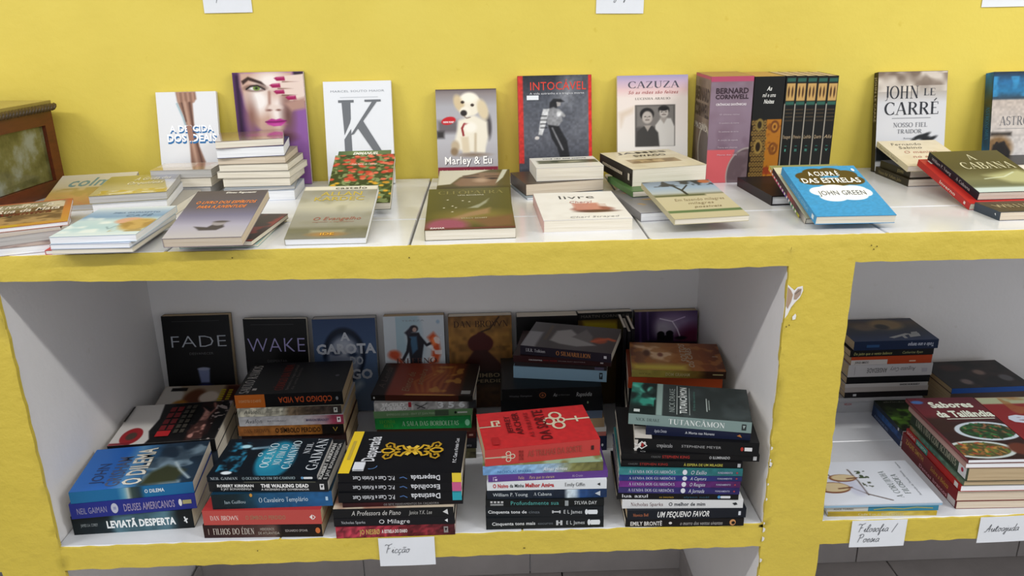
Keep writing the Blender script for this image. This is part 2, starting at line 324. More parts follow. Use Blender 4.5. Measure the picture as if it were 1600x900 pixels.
G = {
'leviathan':(-0.8678,0.0397,0.5608,2.87,0.00,0.2318,0.1530,0.0422),
'deuses':(-0.8604,0.0308,0.6034,5.93,0.00,0.2350,0.1551,0.0335),
'dilema':(-0.8560,0.0321,0.6374,6.40,0.00,0.2299,0.1609,0.0252),
'filhos':(-0.6049,0.0160,0.5608,-1.91,0.00,0.2315,0.1574,0.0302),
'danred':(-0.6012,0.0148,0.5914,-2.17,0.00,0.2297,0.1562,0.0326),
'templario':(-0.5802,0.0175,0.6243,-0.01,0.00,0.2306,0.1568,0.0329),
'walking':(-0.5852,0.0272,0.6577,-3.05,0.00,0.2310,0.1571,0.0224),
'oceano':(-0.5868,0.0280,0.6805,-2.17,0.00,0.2123,0.1401,0.0111),
'nesbo':(-0.3456,0.0008,0.5608,0.04,0.00,0.2303,0.1566,0.0250),
'milagre':(-0.3481,0.0028,0.5862,-0.80,0.00,0.2339,0.1591,0.0178),
'piano':(-0.3476,0.0038,0.6044,-1.18,0.00,0.2315,0.1574,0.0207),
'carvao':(-0.3290,0.0078,0.6256,-0.13,0.00,0.2314,0.1574,0.0090),
'destinada':(-0.3363,0.0092,0.6349,-0.71,0.00,0.2369,0.1611,0.0218),
'escolhida':(-0.3349,0.0124,0.6571,-2.27,0.00,0.2360,0.1604,0.0198),
'despertada':(-0.3332,0.0134,0.6773,-2.66,0.00,0.2350,0.1598,0.0201),
'tonsmais':(-0.0548,0.0118,0.5608,-1.04,0.00,0.2306,0.1568,0.0263),
'tonscinza':(-0.0549,0.0155,0.5875,-2.70,0.00,0.2300,0.1564,0.0234),
'profund':(-0.0543,0.0150,0.6113,-2.36,0.00,0.2298,0.1563,0.0159),
'cabana':(-0.0512,0.0164,0.6277,-1.49,0.00,0.2324,0.1581,0.0188),
'noivo':(-0.0507,0.0164,0.6469,-1.49,0.00,0.2313,0.1573,0.0201),
'roxo':(-0.0476,0.0143,0.6673,0.93,0.00,0.2312,0.1572,0.0137),
'aguia':(-0.0574,0.0168,0.6814,0.95,0.00,0.2318,0.1576,0.0195),
'sorte':(-0.0524,0.0151,0.7014,7.22,0.00,0.2250,0.1440,0.0357),
'bronte':(0.2184,0.0055,0.5608,-2.11,0.00,0.2313,0.1573,0.0174),
'favor':(0.2207,0.0035,0.5786,-1.21,0.00,0.2323,0.1579,0.0215),
'melhor':(0.2118,0.0103,0.6005,-2.73,0.00,0.2341,0.1592,0.0185),
'luazul':(0.2014,0.0142,0.6194,-3.81,0.00,0.2345,0.1595,0.0130),
'irmandade':(0.2043,0.0158,0.6328,-4.65,0.00,0.2322,0.1579,0.0140),
'resgate':(0.2050,0.0147,0.6471,-4.15,0.00,0.2324,0.1580,0.0135),
'captura':(0.2046,0.0142,0.6611,-3.90,0.00,0.2349,0.1597,0.0120),
'exilio':(0.2045,0.0159,0.6735,-4.69,0.00,0.2350,0.1598,0.0145),
'milagre2':(0.2086,0.0204,0.6884,-5.12,0.00,0.2303,0.1566,0.0130),
'iluminado':(0.2088,0.0240,0.7018,-5.18,0.00,0.2620,0.1880,0.0143),
'meyer':(0.2355,0.0307,0.7165,-8.37,0.00,0.2330,0.1585,0.0274),
'reescreva':(0.2589,0.0418,0.7443,-9.97,0.00,0.1955,0.1329,0.0162),
'tutan':(0.2269,0.0567,0.7609,-12.89,0.00,0.2301,0.1381,0.0230),
'codigo':(-0.6059,0.2900,0.7001,0.96,0.00,0.2367,0.1650,0.0320),
'avaloncreme':(-0.6047,0.2900,0.6782,0.24,0.00,0.2301,0.1650,0.0215),
'avalonrosa':(-0.6042,0.2900,0.6547,-0.41,0.00,0.2332,0.1650,0.0231),
'simbolo':(-0.6084,0.2900,0.6302,-0.45,0.00,0.2358,0.1650,0.0241),
'oculto_a0':(-0.6084,0.2960,0.5608,-0.45,0.00,0.2358,0.1590,0.0343),
'oculto_a1':(-0.6054,0.2960,0.5955,-0.45,0.00,0.2358,0.1590,0.0343),
'oliva':(-0.3042,0.2758,0.5608,1.11,0.00,0.2264,0.1600,0.0161),
'preto2':(-0.3052,0.2927,0.5773,0.71,0.00,0.2292,0.1600,0.0171),
'marrom2':(-0.3059,0.3083,0.5948,0.79,0.00,0.2288,0.1600,0.0161),
'borboletas':(-0.3101,0.3353,0.6113,-1.61,0.00,0.2226,0.1514,0.0296),
'verdeclaro':(-0.3109,0.3322,0.6413,0.67,0.00,0.2261,0.1538,0.0175),
'branco356':(-0.3087,0.3325,0.6593,0.46,0.00,0.2340,0.1591,0.0213),
'couro':(-0.3160,0.3448,0.6810,-4.93,0.00,0.2351,0.1740,0.0147),
'marinho':(0.0177,0.2927,0.5608,0.86,0.00,0.2050,0.1600,0.0375),
'vermbranco':(0.0157,0.2933,0.5987,0.73,0.00,0.2050,0.1600,0.0221),
'bege':(0.0109,0.2943,0.6212,0.53,0.00,0.2050,0.1600,0.0226),
'cinzazul':(0.0061,0.2941,0.6442,0.67,0.00,0.2050,0.1600,0.0191),
'pretogrosso':(-0.0183,0.2992,0.6637,-0.68,0.00,0.2305,0.1700,0.0302),
'rapsodia':(-0.0148,0.2927,0.6944,0.21,0.00,0.2231,0.1700,0.0306),
'azulclaro':(0.0126,0.3515,0.7254,-10.21,0.00,0.2123,0.1550,0.0288),
'marrom3':(0.0156,0.3546,0.7545,-12.04,0.00,0.2102,0.1550,0.0096),
'crossfire':(0.0128,0.3539,0.7646,-11.16,0.00,0.2224,0.1500,0.0155),
'silma':(0.0294,0.3601,0.7804,-17.59,0.00,0.2090,0.1484,0.0216),
'soltos':(0.2665,0.2500,0.7680,-7.56,0.00,0.1996,0.1500,0.0171),
'laranja':(0.2589,0.2500,0.7413,-7.38,0.00,0.2008,0.1500,0.0262),
'oculto_b0':(0.2589,0.2560,0.5608,-7.38,0.00,0.2008,0.1440,0.0447),
'oculto_b1':(0.2619,0.2560,0.6059,-7.38,0.00,0.2008,0.1440,0.0447),
'oculto_b2':(0.2589,0.2560,0.6511,-7.38,0.00,0.2008,0.1440,0.0447),
'oculto_b3':(0.2619,0.2560,0.6962,-7.38,0.00,0.2008,0.1440,0.0447),
'disco':(-0.8617,0.2101,0.6308,4.39,0.00,0.2237,0.1838,0.0296),
'oculto_c0':(-0.8617,0.2141,0.5608,4.39,0.00,0.2237,0.1738,0.0346),
'oculto_c1':(-0.8617,0.2141,0.5958,4.39,0.00,0.2237,0.1738,0.0346),
'carta':(-0.8520,0.4180,0.6160,0.00,9.17,0.1950,0.1000,0.0196),
'oculto_c2':(-0.8520,0.4180,0.5608,0.00,0.00,0.1950,0.1000,0.0546),
'fade':(-0.8540,0.5476,0.5608,0.00,83.00,0.1667,0.2606,0.0220),
'wake':(-0.6540,0.5401,0.5608,-2.86,83.00,0.1580,0.2489,0.0160),
'garota':(-0.4820,0.5498,0.5608,0.00,83.00,0.1564,0.2430,0.0300),
'inferno':(-0.3057,0.5496,0.5608,0.00,83.00,0.1511,0.2449,0.0280),
'simbolo2':(-0.1438,0.5500,0.5608,0.00,83.00,0.1586,0.2408,0.0320),
'pretoalto':(0.0271,0.5544,0.5608,0.00,84.00,0.1520,0.2387,0.0450),
'livro_amarelo':(0.1812,0.5460,0.5608,1.72,83.00,0.1370,0.2410,0.0300),
'raio':(0.3256,0.5504,0.5608,0.00,83.00,0.1586,0.2376,0.0260),
'coruja_amarela':(0.6242,0.0173,0.5608,-2.09,0.00,0.2151,0.1500,0.0096),
'coruja_azul':(0.6220,0.0196,0.5708,-1.96,0.00,0.2203,0.1500,0.0114),
'coruja':(0.6144,0.0151,0.5826,-0.78,0.00,0.2341,0.1550,0.0066),
'culinaria_a':(0.8875,0.0276,0.5608,-1.33,0.00,0.1650,0.2350,0.0181),
'culinaria_b':(0.8855,0.0277,0.5793,-1.50,0.00,0.1650,0.2350,0.0242),
'culinaria_c':(0.8879,0.0243,0.6038,-1.49,0.00,0.1600,0.2300,0.0136),
'culinaria_d':(0.8912,0.0229,0.6178,-1.49,0.00,0.1600,0.2250,0.0113),
'cemanos':(0.8942,0.0205,0.6296,-1.54,0.00,0.1600,0.2350,0.0301),
'rosafino':(0.8861,0.0198,0.6600,-1.88,0.00,0.1700,0.2400,0.0104),
'sabores':(0.8892,0.0196,0.6708,-1.35,0.00,0.1500,0.2600,0.0082),
'azul_a':(0.8930,0.2711,0.5608,-1.73,0.00,0.1700,0.1500,0.0154),
'azul_b':(0.8930,0.2696,0.5766,-1.71,0.00,0.1700,0.1500,0.0153),
'jardim':(0.8923,0.2668,0.5924,-1.35,0.00,0.1700,0.1500,0.0111),
'abraham':(0.8363,0.4320,0.7312,0.34,0.00,0.2061,0.1400,0.0232),
'espera':(0.8295,0.4320,0.7145,0.67,0.00,0.2051,0.1400,0.0163),
'laranja2':(0.8337,0.4320,0.6932,0.25,0.00,0.1987,0.1400,0.0210),
'ansiedade':(0.8298,0.4320,0.6608,0.05,0.00,0.2073,0.1400,0.0320),
'negro3':(0.8288,0.4320,0.6426,0.06,0.00,0.2058,0.1400,0.0177),
'fino1':(0.8269,0.4320,0.6323,0.07,0.00,0.2052,0.1400,0.0100),
'fino2':(0.8275,0.4320,0.6192,0.49,0.00,0.2080,0.1400,0.0127),
'negro4':(0.8286,0.4320,0.6043,0.00,0.00,0.2076,0.1400,0.0145),
'branco4':(0.8171,0.4320,0.5941,-0.91,0.00,0.2046,0.1400,0.0098),
'vermelhinho0':(0.8171,0.4380,0.5608,-0.91,0.00,0.2046,0.1340,0.0329),
'azulborda':(1.0742,0.3987,0.6248,0.83,0.00,0.2000,0.1514,0.0136),
'oculto_d0':(1.0742,0.3987,0.5608,0.83,0.00,0.2000,0.1514,0.0636),
'kardec':(-0.3851,0.0239,1.1470,-0.36,14.47,0.1400,0.2000,0.0126),
'cleonice':(-0.5657,0.0224,1.1470,-1.20,0.00,0.1350,0.1950,0.0056),
'negrovermelho':(-0.5659,0.0195,1.1530,-5.37,0.00,0.1300,0.1900,0.0086),
'espiritos':(-0.5732,-0.0222,1.1620,0.45,10.46,0.1308,0.2000,0.0164),
'cleopatra':(-0.1443,0.0296,1.1470,1.48,6.02,0.1586,0.2250,0.0199),
'livre':(0.0648,0.0627,1.1470,1.68,0.00,0.1604,0.2220,0.0226),
'fino_azul':(0.0475,0.3256,1.1470,13.00,0.00,0.1736,0.1400,0.0046),
'creme_grosso':(0.0462,0.3430,1.1520,12.43,0.00,0.1734,0.1350,0.0247),
'sophie':(0.0703,0.3676,1.1771,4.28,0.00,0.1457,0.1200,0.0284),
'capacinza':(0.2495,0.1225,1.1470,7.68,0.00,0.1350,0.2000,0.0166),
'arvore':(0.2912,0.0303,1.1640,6.69,7.02,0.1373,0.2000,0.0106),
'verdefino':(0.2560,0.2500,1.1645,10.00,0.00,0.1514,0.1600,0.0116),
'brancogrosso':(0.2623,0.2965,1.1762,12.44,0.72,0.1656,0.1920,0.0355),
'negro_hd':(0.5278,0.2215,1.1470,3.61,0.00,0.1350,0.1900,0.0197),
'listrado':(0.5464,0.1217,1.1470,0.40,17.05,0.1400,0.1900,0.0096),
'negrosuporte':(0.5416,0.0784,1.1470,-0.00,16.47,0.1400,0.2000,0.0106),
'culpa':(0.5406,0.0324,1.1580,-1.27,14.04,0.1404,0.2050,0.0157),
'largo_a':(0.8722,0.3615,1.1470,0.73,0.00,0.1369,0.1500,0.0161),
'largo_b':(0.8798,0.3737,1.1635,1.62,0.00,0.1390,0.1300,0.0151),
'sabino':(0.8660,0.3620,1.1795,0.00,11.00,0.1350,0.1550,0.0126),
'vermelho_inv':(0.8831,0.1488,1.1470,0.53,13.20,0.1450,0.2100,0.0133),
'acabana':(0.9020,0.1580,1.1633,1.00,13.40,0.1450,0.1950,0.0164),
'young2':(0.8911,0.0649,1.1470,1.05,0.00,0.1450,0.0780,0.0162),
'emmanuel_base':(-0.3531,0.2573,1.1576,2.00,18.19,0.1150,0.2150,0.0120),
'flores':(-0.3518,0.2204,1.1585,2.00,18.19,0.1270,0.2000,0.0160),
'olhos':(-0.1420,0.2470,1.1470,-0.57,8.74,0.1550,0.2050,0.0116),
'pilha1':(-0.5954,0.3757,1.1470,3.09,0.00,0.1473,0.1300,0.0212),
'pilha2':(-0.5921,0.3657,1.1686,9.44,0.00,0.1462,0.1300,0.0076),
'pilha3':(-0.5992,0.3900,1.1767,-0.17,0.00,0.1426,0.1400,0.0167),
'pilha4':(-0.6128,0.3998,1.1937,-3.00,0.00,0.1571,0.1400,0.0139),
'pilha5':(-0.6064,0.3988,1.2080,-0.84,0.00,0.1470,0.1400,0.0153),
'pilha6':(-0.6065,0.3966,1.2237,1.81,0.00,0.1420,0.1400,0.0140),
'pilha7':(-0.6040,0.3888,1.2382,8.39,0.00,0.1386,0.1400,0.0213),
'pilha8':(-0.6022,0.3832,1.2598,13.10,0.00,0.1380,0.1350,0.0150),
'gruta1':(-0.8116,0.2392,1.1470,0.49,0.00,0.1504,0.1900,0.0175),
'gruta2':(-0.8034,0.2286,1.1649,10.64,0.00,0.1371,0.2000,0.0166),
'gruta3':(-0.8095,0.2328,1.1820,11.63,0.00,0.1430,0.2000,0.0153),
'ctu':(-0.7851,0.0061,1.1470,4.18,0.00,0.1400,0.1700,0.0076),
'ceu1':(-0.7587,-0.0206,1.1550,0.32,0.00,0.1328,0.2000,0.0079),
'ceu2':(-0.7609,-0.0186,1.1633,-1.25,0.00,0.1318,0.2000,0.0083),
'ceu3':(-0.7593,-0.0191,1.1721,1.95,0.00,0.1405,0.2050,0.0121),
'revista1':(-0.9215,-0.0179,1.1470,17.65,0.00,0.1427,0.2200,0.0137),
'revista2':(-0.8980,-0.0077,1.1611,29.91,0.00,0.1359,0.1900,0.0156),
'revista3':(-0.9245,0.0250,1.1771,23.42,0.00,0.1568,0.2100,0.0076),
'descida':(-0.7834,0.5381,1.1470,0.00,79.00,0.1361,0.2165,0.0100),
'mulher':(-0.6052,0.5573,1.1470,0.00,85.00,0.1598,0.2540,0.0120),
'ka':(-0.4029,0.5352,1.1470,0.00,79.00,0.1540,0.2319,0.0120),
'marley':(-0.1483,0.5397,1.1470,0.00,79.00,0.1388,0.2079,0.0180),
'intoc':(0.0396,0.5346,1.1470,0.00,79.00,0.1689,0.2346,0.0200),
'cazuza':(0.2685,0.5354,1.1470,0.00,79.00,0.1632,0.2305,0.0140),
'lecarre':(0.8714,0.5363,1.1470,0.00,79.00,0.1617,0.2258,0.0200),
'astronomo':(1.1356,0.5375,1.1470,0.00,79.00,0.1650,0.2194,0.0300),
'saxon':(0.4544,0.4470,1.1470,0.00,0.00,0.0927,0.1300,0.2326),
'persa':(0.5509,0.4520,1.1470,0.00,0.00,0.0665,0.1250,0.2303),
'tomo1':(0.6211,0.4570,1.1470,0.00,0.00,0.0226,0.1200,0.2301),
'tomo2':(0.6442,0.4570,1.1470,0.00,0.00,0.0226,0.1200,0.2296),
'tomo3':(0.6674,0.4570,1.1470,0.00,0.00,0.0226,0.1200,0.2292),
'tomo4':(0.6906,0.4570,1.1470,0.00,0.00,0.0226,0.1200,0.2287),
'tomo5':(0.7138,0.4570,1.1470,0.00,0.00,0.0226,0.1200,0.2282),
'caderno0':(0.2746,0.4200,0.5608,0.00,0.00,0.0075,0.0880,0.2525),
'caderno1':(0.2855,0.4200,0.5608,0.00,0.00,0.0075,0.0880,0.2424),
'caderno2':(0.2944,0.4200,0.5608,0.00,0.00,0.0075,0.0880,0.2486),
}
# ------------------------------------------------ printed covers (each returns an Art; lettering is laid over it)
def a_descida(W, H):
    a = Art(W, H, 0xdfe0e2)
    a.P([(.33,0),(.66,0),(.67,.10),(.60,.16),(.60,.45),(.66,.75),(.76,1),(.50,1),(.50,.6),(.44,.35),(.35,.13)], 0x8d6a59, .03)
    for x in (.37,.45,.53,.61): a.L([(x,0),(x+.01,.13)], .035, 0xb08a76, .03)
    a.L([(.47,.15),(.52,.5),(.60,1)], .05, 0xb79480, .04); a.L([(.55,.15),(.58,.5),(.69,1)], .03, 0x5e4238, .03); a.L([(.42,.15),(.47,.4)], .02, 0x5e4238, .02)
    a.L([(.34,.16),(.42,.34),(.47,.5)], .02, 0x86a6b0, .03)
    return a, [('T','A DESCIDA',.2,.475,.92,.56,0x2c6ea8,'x'),('T','DOS IDEAIS',.14,.60,.97,.70,0x2c6ea8,'x'),('T','A DESCIDA',.19,.455,.91,.54,0xf2f4f6,'x'),('T','DOS IDEAIS',.13,.575,.96,.675,0xf2f4f6,'x'),('P',[(.47,.46),(.56,.46),(.58,.67),(.50,.67)],0x9c7564)]
def a_mulher(W, H):
    a = Art(W, H, 0x8a5a9a); a.R(0,0,.12,1,0x2b1530,.12); a.R(.86,0,1,.1,0x241a22,.05)
    a.P([(.10,0),(.84,0),(.86,.3),(.80,.55),(.70,.76),(.62,.9),(.42,.92),(.26,.74),(.16,.5),(.10,.2)], 0xc9a693, .06)
    a.E(.34,.40,.16,.18,0xf2ece6,.16); a.E(.52,.12,.2,.12,0xf0e6de,.14); a.E(.60,.55,.10,.2,0xf1e6de,.10); a.E(.22,.62,.07,.22,0x8d6659,.12); a.E(.74,.62,.08,.25,0x6e4c48,.14)
    a.E(.50,.92,.25,.07,0x5d3a36,.1); a.P([(.12,.12),(.22,.06),(.40,.13),(.46,.19),(.40,.17),(.22,.11),(.14,.17)], 0x3a2620, .02)
    a.E(.31,.22,.14,.045,0x4d3229,.04); a.E(.31,.225,.095,.028,0xe8e4e0,.02); a.E(.325,.222,.05,.034,0x6f8a3e,.01); a.E(.325,.222,.02,.014,0x101010,.01); a.L([(.18,.235),(.24,.195),(.34,.185),(.44,.24)], .02, 0x1c120f, .01)
    a.L([(.50,.28),(.49,.45),(.44,.53)], .03, 0x9d7566, .04); a.E(.545,.50,.11,.045,0xe4d2c6,.04); a.E(.48,.535,.03,.012,0x6b4038,.02); a.E(.61,.535,.03,.012,0x6b4038,.02)
    a.P([(.40,.70),(.50,.655),(.56,.67),(.62,.655),(.72,.69),(.62,.76),(.52,.765),(.44,.735)], 0xb02f86, .015); a.L([(.41,.70),(.55,.705),(.71,.69)], .012, 0x5d0f45, .01); a.E(.57,.74,.08,.012,0xd45cac,.03)
    for i, (v, u) in enumerate([(.10,.60),(.195,.53),(.285,.58),(.37,.74)]):
        a.P([(u+.04,v-.035),(1,v-.065),(1,v+.045),(u+.04,v+.035)], 0xe4cfc2, .015); a.L([(u+.1,v+.04),(1,v+.052)], .016, 0x7c5548, .012)
        a.P([(u-.02,v-.012),(u+.02,v-.03),(u+.13,v-.034),(u+.14,v+.022),(u+.02,v+.026)], 0x9a1650, .01); a.L([(u+.02,v-.018),(u+.11,v-.02)], .012, 0xc95688, .01)
    a.P([(.7,.44),(1,.36),(1,.52),(.8,.55)], 0xb08a7c, .05); return a, []
def a_ka(W, H):
    a = Art(W, H, 0xe2e4e7)
    g = 0x6f7276
    o = [('T','MARCEL SOUTO MAIOR',.10,.085,.90,.105,0x8b8f95,'r'),('R',.24,.15,.8,.158,0xc9ccd0),
         ('R',.21,.18,.44,.205,g),('P',[(.26,.20),(.39,.20),(.385,.36),(.37,.40),(.28,.52)],g),('P',[(.275,.56),(.38,.46),(.385,.72),(.275,.72)],g),('R',.22,.72,.45,.74,g),
         ('R',.60,.18,.84,.20,g),('P',[(.71,.20),(.78,.20),(.42,.51),(.37,.52)],g),('P',[(.47,.44),(.56,.38),(.86,.72),(.74,.72)],g),('R',.68,.72,.90,.74,g),('R',.08,.86,.28,.865,0x9a9da2)]
    return a, o
def a_marley(W, H):
    a = Art(W, H, 0xa9a5a6); a.G([(0,0x6f6464),(.06,0x8d8482),(.2,0xaaa8ac),(.6,0xb5b3b6),(1,0x9f9a9c)])
    a.R(.02,.36,.35,.5,0x6a6365,.08); a.R(0,.48,.12,.56,0x34302f,.05)
    fur, sh = 0xe9e1cd, 0xbba98c
    a.E(.86,.44,.05,.13,0x4a4546,.04)
    a.P([(.36,.36),(.62,.30),(.84,.38),(.85,.56),(.80,.68),(.78,.74),(.44,.72),(.32,.68),(.30,.58),(.34,.46)], fur, .05)
    a.E(.30,.66,.07,.07,sh,.04); a.E(.28,.72,.06,.045,0x8b7458,.04); a.P([(.40,.55),(.52,.55),(.54,.74),(.42,.74)], 0xd6c7aa, .04); a.P([(.66,.55),(.80,.55),(.79,.73),(.68,.73)], fur, .03); a.L([(.64,.52),(.63,.72)], .03, sh, .04); a.E(.60,.76,.2,.02,0x83705c,.05)
    a.E(.55,.18,.20,.13,fur,.03); a.E(.38,.16,.08,.10,0xd0bb94,.04,1,-20); a.E(.77,.24,.085,.12,0xd6c5a2,.04,1,-15); a.E(.55,.10,.13,.06,0xf3ecdb,.05)
    a.E(.48,.26,.09,.06,0xf0e8d6,.03); a.E(.455,.275,.055,.035,0x2c2624,.02); a.E(.44,.15,.03,.017,0x352820,.012); a.E(.60,.185,.03,.017,0x352820,.012); a.L([(.46,.31),(.50,.335),(.56,.325)], .012, 0x6a5143, .01)
    a.L([(.58,.41),(.46,.40),(.42,.45),(.44,.53)], .035, 0x8e2327, .012); a.E(.56,.44,.1,.06,0xf2ecde,.05)
    a.E(.20,.36,.12,.045,0xc01f26,.01,1,-12); a.R(0,.90,1,1,0x7a1f33); a.R(0,0,1,.012,0x4d3d3c)
    return a, [('T','FOREVER THE BEST',.11,.365,.29,.385,0xffffff,'b'),('T','Marley & Eu',.12,.78,.92,.87,0x2d2726,'b'),('T','Marley & Eu',.11,.775,.91,.865,0xf6f3ee,'b'),('T','A vida e o amor ao lado do pior cao do mundo',.06,.93,.94,.955,0xe9d6d0,'r')]
def a_intoc(W, H):
    a = Art(W, H, 0x4e5058); a.G([(0,0x24262d),(.3,0x50535b),(.7,0x5c5e66),(1,0x44464e)]); a.P([(.62,0),(.85,0),(.72,.35),(.50,.3)], 0x8f9095, .2, .7); a.P([(.9,0),(1,0),(1,.5),(.8,.6)], 0x7c7d84, .25, .5)
    a.R(0,0,.07,1,0xc23028); a.R(.955,0,1,1,0xcf2b22)
    blk, wh = 0x1d1d20, 0xc9c9c9
    a.P([(.42,.40),(.43,.31),(.48,.265),(.58,.27),(.63,.30),(.56,.31),(.52,.38),(.47,.41)], blk, .02); a.P([(.52,.30),(.58,.31),(.575,.345),(.53,.355)], 0xa09a96, .01)
    a.P([(.34,.40),(.48,.36),(.58,.40),(.60,.52),(.52,.60),(.40,.58),(.38,.50)], 0x8d8d8f, .02); a.P([(.34,.38),(.42,.38),(.37,.56),(.32,.68),(.27,.67),(.30,.50)], wh, .015)
    for i in range(4): a.L([(.30,.46+.045*i),(.385,.46+.045*i)], .012, blk, .005)
    a.L([(.56,.42),(.62,.46),(.55,.40)], .04, 0xaaaaaa, .02); a.E(.25,.71,.03,.02,0xd0c9c4,.01); a.E(.55,.44,.03,.03,0xe0e0e0,.02)
    a.P([(.40,.56),(.55,.58),(.66,.75),(.70,.98),(.58,1.0),(.52,.82),(.45,.72)], blk, .02); a.L([(.46,.6),(.60,.85)], .018, 0x8f8f92, .02); a.J(.12, 50)
    return a, [('T','INTOCÁVEL',.16,.07,.93,.165,0xd8402f,'r'),('T','A vida estranha e a trágica morte',.16,.19,.9,.215,0xcfd0d2,'r'),('R',.12,.225,.28,.275,0xdfe3e6)]
def a_cazuza(W, H):
    a = Art(W, H, 0xe0dad2); a.G([(0,0x9d95b6),(.08,0xbda6bb),(.2,0xdcbcb9),(.3,0xe2d5cc),(1,0xe3ded6)]); a.P([(.02,.5),(.24,.42),(.22,.5),(.1,.56),(.05,.7)], 0xcdb9a2, .06, .7)
    a.R(.25,.40,.82,.97,0x4f4b48,.01); a.R(.27,.41,.80,.7,0x77726d,.04)
    a.E(.66,.475,.078,.065,0x1f1c1b,.02); a.E(.66,.505,.065,.075,0xbfb7ae,.02); a.P([(.52,.97),(.54,.68),(.62,.58),(.76,.59),(.81,.7),(.81,.97)], 0xcdc9c2, .02); a.P([(.60,.58),(.71,.58),(.66,.66)], 0x9d958d, .02); a.E(.655,.455,.07,.03,0x1a1716,.015)
    a.E(.42,.525,.10,.085,0x1d1a19,.02); a.E(.425,.57,.075,.085,0xb5aca3,.02); a.P([(.26,.97),(.28,.76),(.38,.69),(.50,.69),(.58,.78),(.60,.97)], 0x3b3936, .02); a.P([(.38,.68),(.48,.68),(.43,.76)], 0xa39a91, .015)
    for x, y, s in ((.425,.56,.075),(.66,.50,.06)):
        a.E(x-.03,y,.012,.006,0x201b19,.008); a.E(x+.03,y,.012,.006,0x201b19,.008); a.L([(x-.025,y+s*.6),(x+.025,y+s*.6)], .01, 0x4a3c38, .006); a.L([(x,y),(x,y+s*.3)], .01, 0x8a8078, .008)
    return a, [('T','CAZUZA',.15,.08,.88,.17,0x4d4a55,'f'),('T','Só as mães são felizes',.15,.205,.86,.25,0x9c3c3a,'i'),('T','LUCINHA ARAUJO',.25,.30,.75,.33,0x6b6663,'f')]
def a_lecarre(W, H):
    a = Art(W, H, 0xc9c9ca); a.G([(0,0x6d5b4c),(.1,0x8e8073),(.22,0xa79f96),(.35,0xc6c6c8),(1,0xd0d1d4)]); a.B(0xd9d0c4,5,.5,.25,.8,(0,0,1,.22)); a.B(0x5a493c,6,.62,.2,.6,(0,.02,1,.16))
    for x, y in ((.60,.74),(.70,.72),(.80,.76)): a.E(x,y,.09,.02,0x16181a,.02,1,-25)
    a.L([(.70,.74),(.69,.84)], .015, 0x16181a, .01); a.E(.72,.75,.08,.03,0x16181a,.03); a.P([(.0,.86),(.3,.83),(.42,.9),(.42,1),(0,1)], 0x1d2022, .03); a.B(0x16181a,22,.5,.1,1,(0,.82,.3,.95)); a.R(.4,.93,1,1,0x6d7078,.05)
    return a, [('T','JOHN',.10,.16,.60,.30,0x23262c,'f'),('T','LE',.66,.19,.84,.27,0x2b2e34,'f'),('T','CARRÉ',.10,.34,.90,.48,0x23262c,'f'),('R',.22,.515,.78,.522,0x8b8d92),('T','NOSSO FIEL',.24,.57,.74,.62,0x77797f,'f'),('T','TRAIDOR',.30,.645,.66,.69,0x77797f,'f'),('T','Romance',.40,.735,.56,.755,0x77797f,'r')]
def a_astron(W, H):
    a = Art(W, H, 0xbdb4ac); a.G([(0,0x0e2233),(.1,0x1d5f8c),(.22,0x1e6a94),(.30,0x2a3d4b),(.32,0xb4a79c),(1,0xc7c3c0)]); a.B(0x2f86b4,7,.6,.15,.8,(0,.05,1,.28)); a.E(.75,.28,.28,.14,0x2a1a12,.03); a.E(.78,.29,.2,.1,0x8a6a50,.06)
    a.R(0,.68,.30,.72,0x302a24,.04); a.E(.12,.86,.2,.14,0x7a5c38,.08); a.P([(.0,1),(.05,.82),(.2,.78),(.3,.9),(.28,1)], 0x15110e, .03); a.L([(.1,.8),(.02,1)], .04, 0x1b130e, .01); a.L([(.2,.8),(.25,1)], .035, 0x1b130e, .01); a.J(.08,40)
    return a, [('T','ASTRONOMIA',.12,.50,1.0,.60,0x6b6a6c,'f'),('R',.1,.635,.95,.64,0x9a9896)]
def a_kardec(W, H):
    a = Art(W, H, 0x8d8b78); a.G([(0,0x86847a),(.25,0x97958a),(.42,0xaeab9c),(.6,0x8f8d82),(.78,0x8a877a),(.84,0x66644f),(1,0x77756a)]); a.E(.55,.38,.35,.10,0xb9b49a,.3,.8); a.B(0x7f7c68,6,.6,.3,.5); a.R(.3,.86,.7,.9,0xb0aa8c,.08,.7); a.E(.5,.93,.2,.035,0x9b7446,.06)
    a.R(0,0,1,.08,0xcfcabb,.03)
    return a, [('T','castelo',.42,.02,.86,.065,0x4c483c,'b'),('T','ALLAN',.26,.12,.82,.20,0xb5a04a,'b'),('T','KARDEC',.18,.225,.86,.30,0xb5a04a,'b'),('T','O Evangelho',.26,.62,.88,.68,0x9c5a4d,'i'),('T','segundo o espiritismo',.27,.70,.80,.72,0x9c6a5d,'i'),('T','IDE',.42,.91,.60,.95,0xd8a03c,'b')]
def a_flores(W, H):
    a = Art(W, H, 0x4a5a30); a.B(0x2c3a1c,14,.45,.2,1); a.B(0x8a9868,20,.6,.12,.8)
    r = random.Random(5)
    for i in range(70):
        u, v = r.random(), r.random()*.55; a.E(u,v,.04+.02*r.random(),.018+.008*r.random(),r.choice([0xc04a34,0xb23a2c,0xd06850]),.02)
    for i in range(26):
        u, v = r.random(), .55+r.random()*.4; a.E(u,v,.04,.02,r.choice([0xc9992e,0xb8842a]),.02)
    return a, [('T','Célia Xavier de Camargo',.3,.19,.72,.225,0xf0e9dc,'i')]
def a_emmanuel(W, H):
    a = Art(W, H, 0x4c6036); a.G([(0,0x3f5530),(.3,0x6a7c4c),(1,0x55683c)], 'u'); return a, [('T','EMMANUEL',.28,.03,.76,.085,0xf3f2ea,'j')]
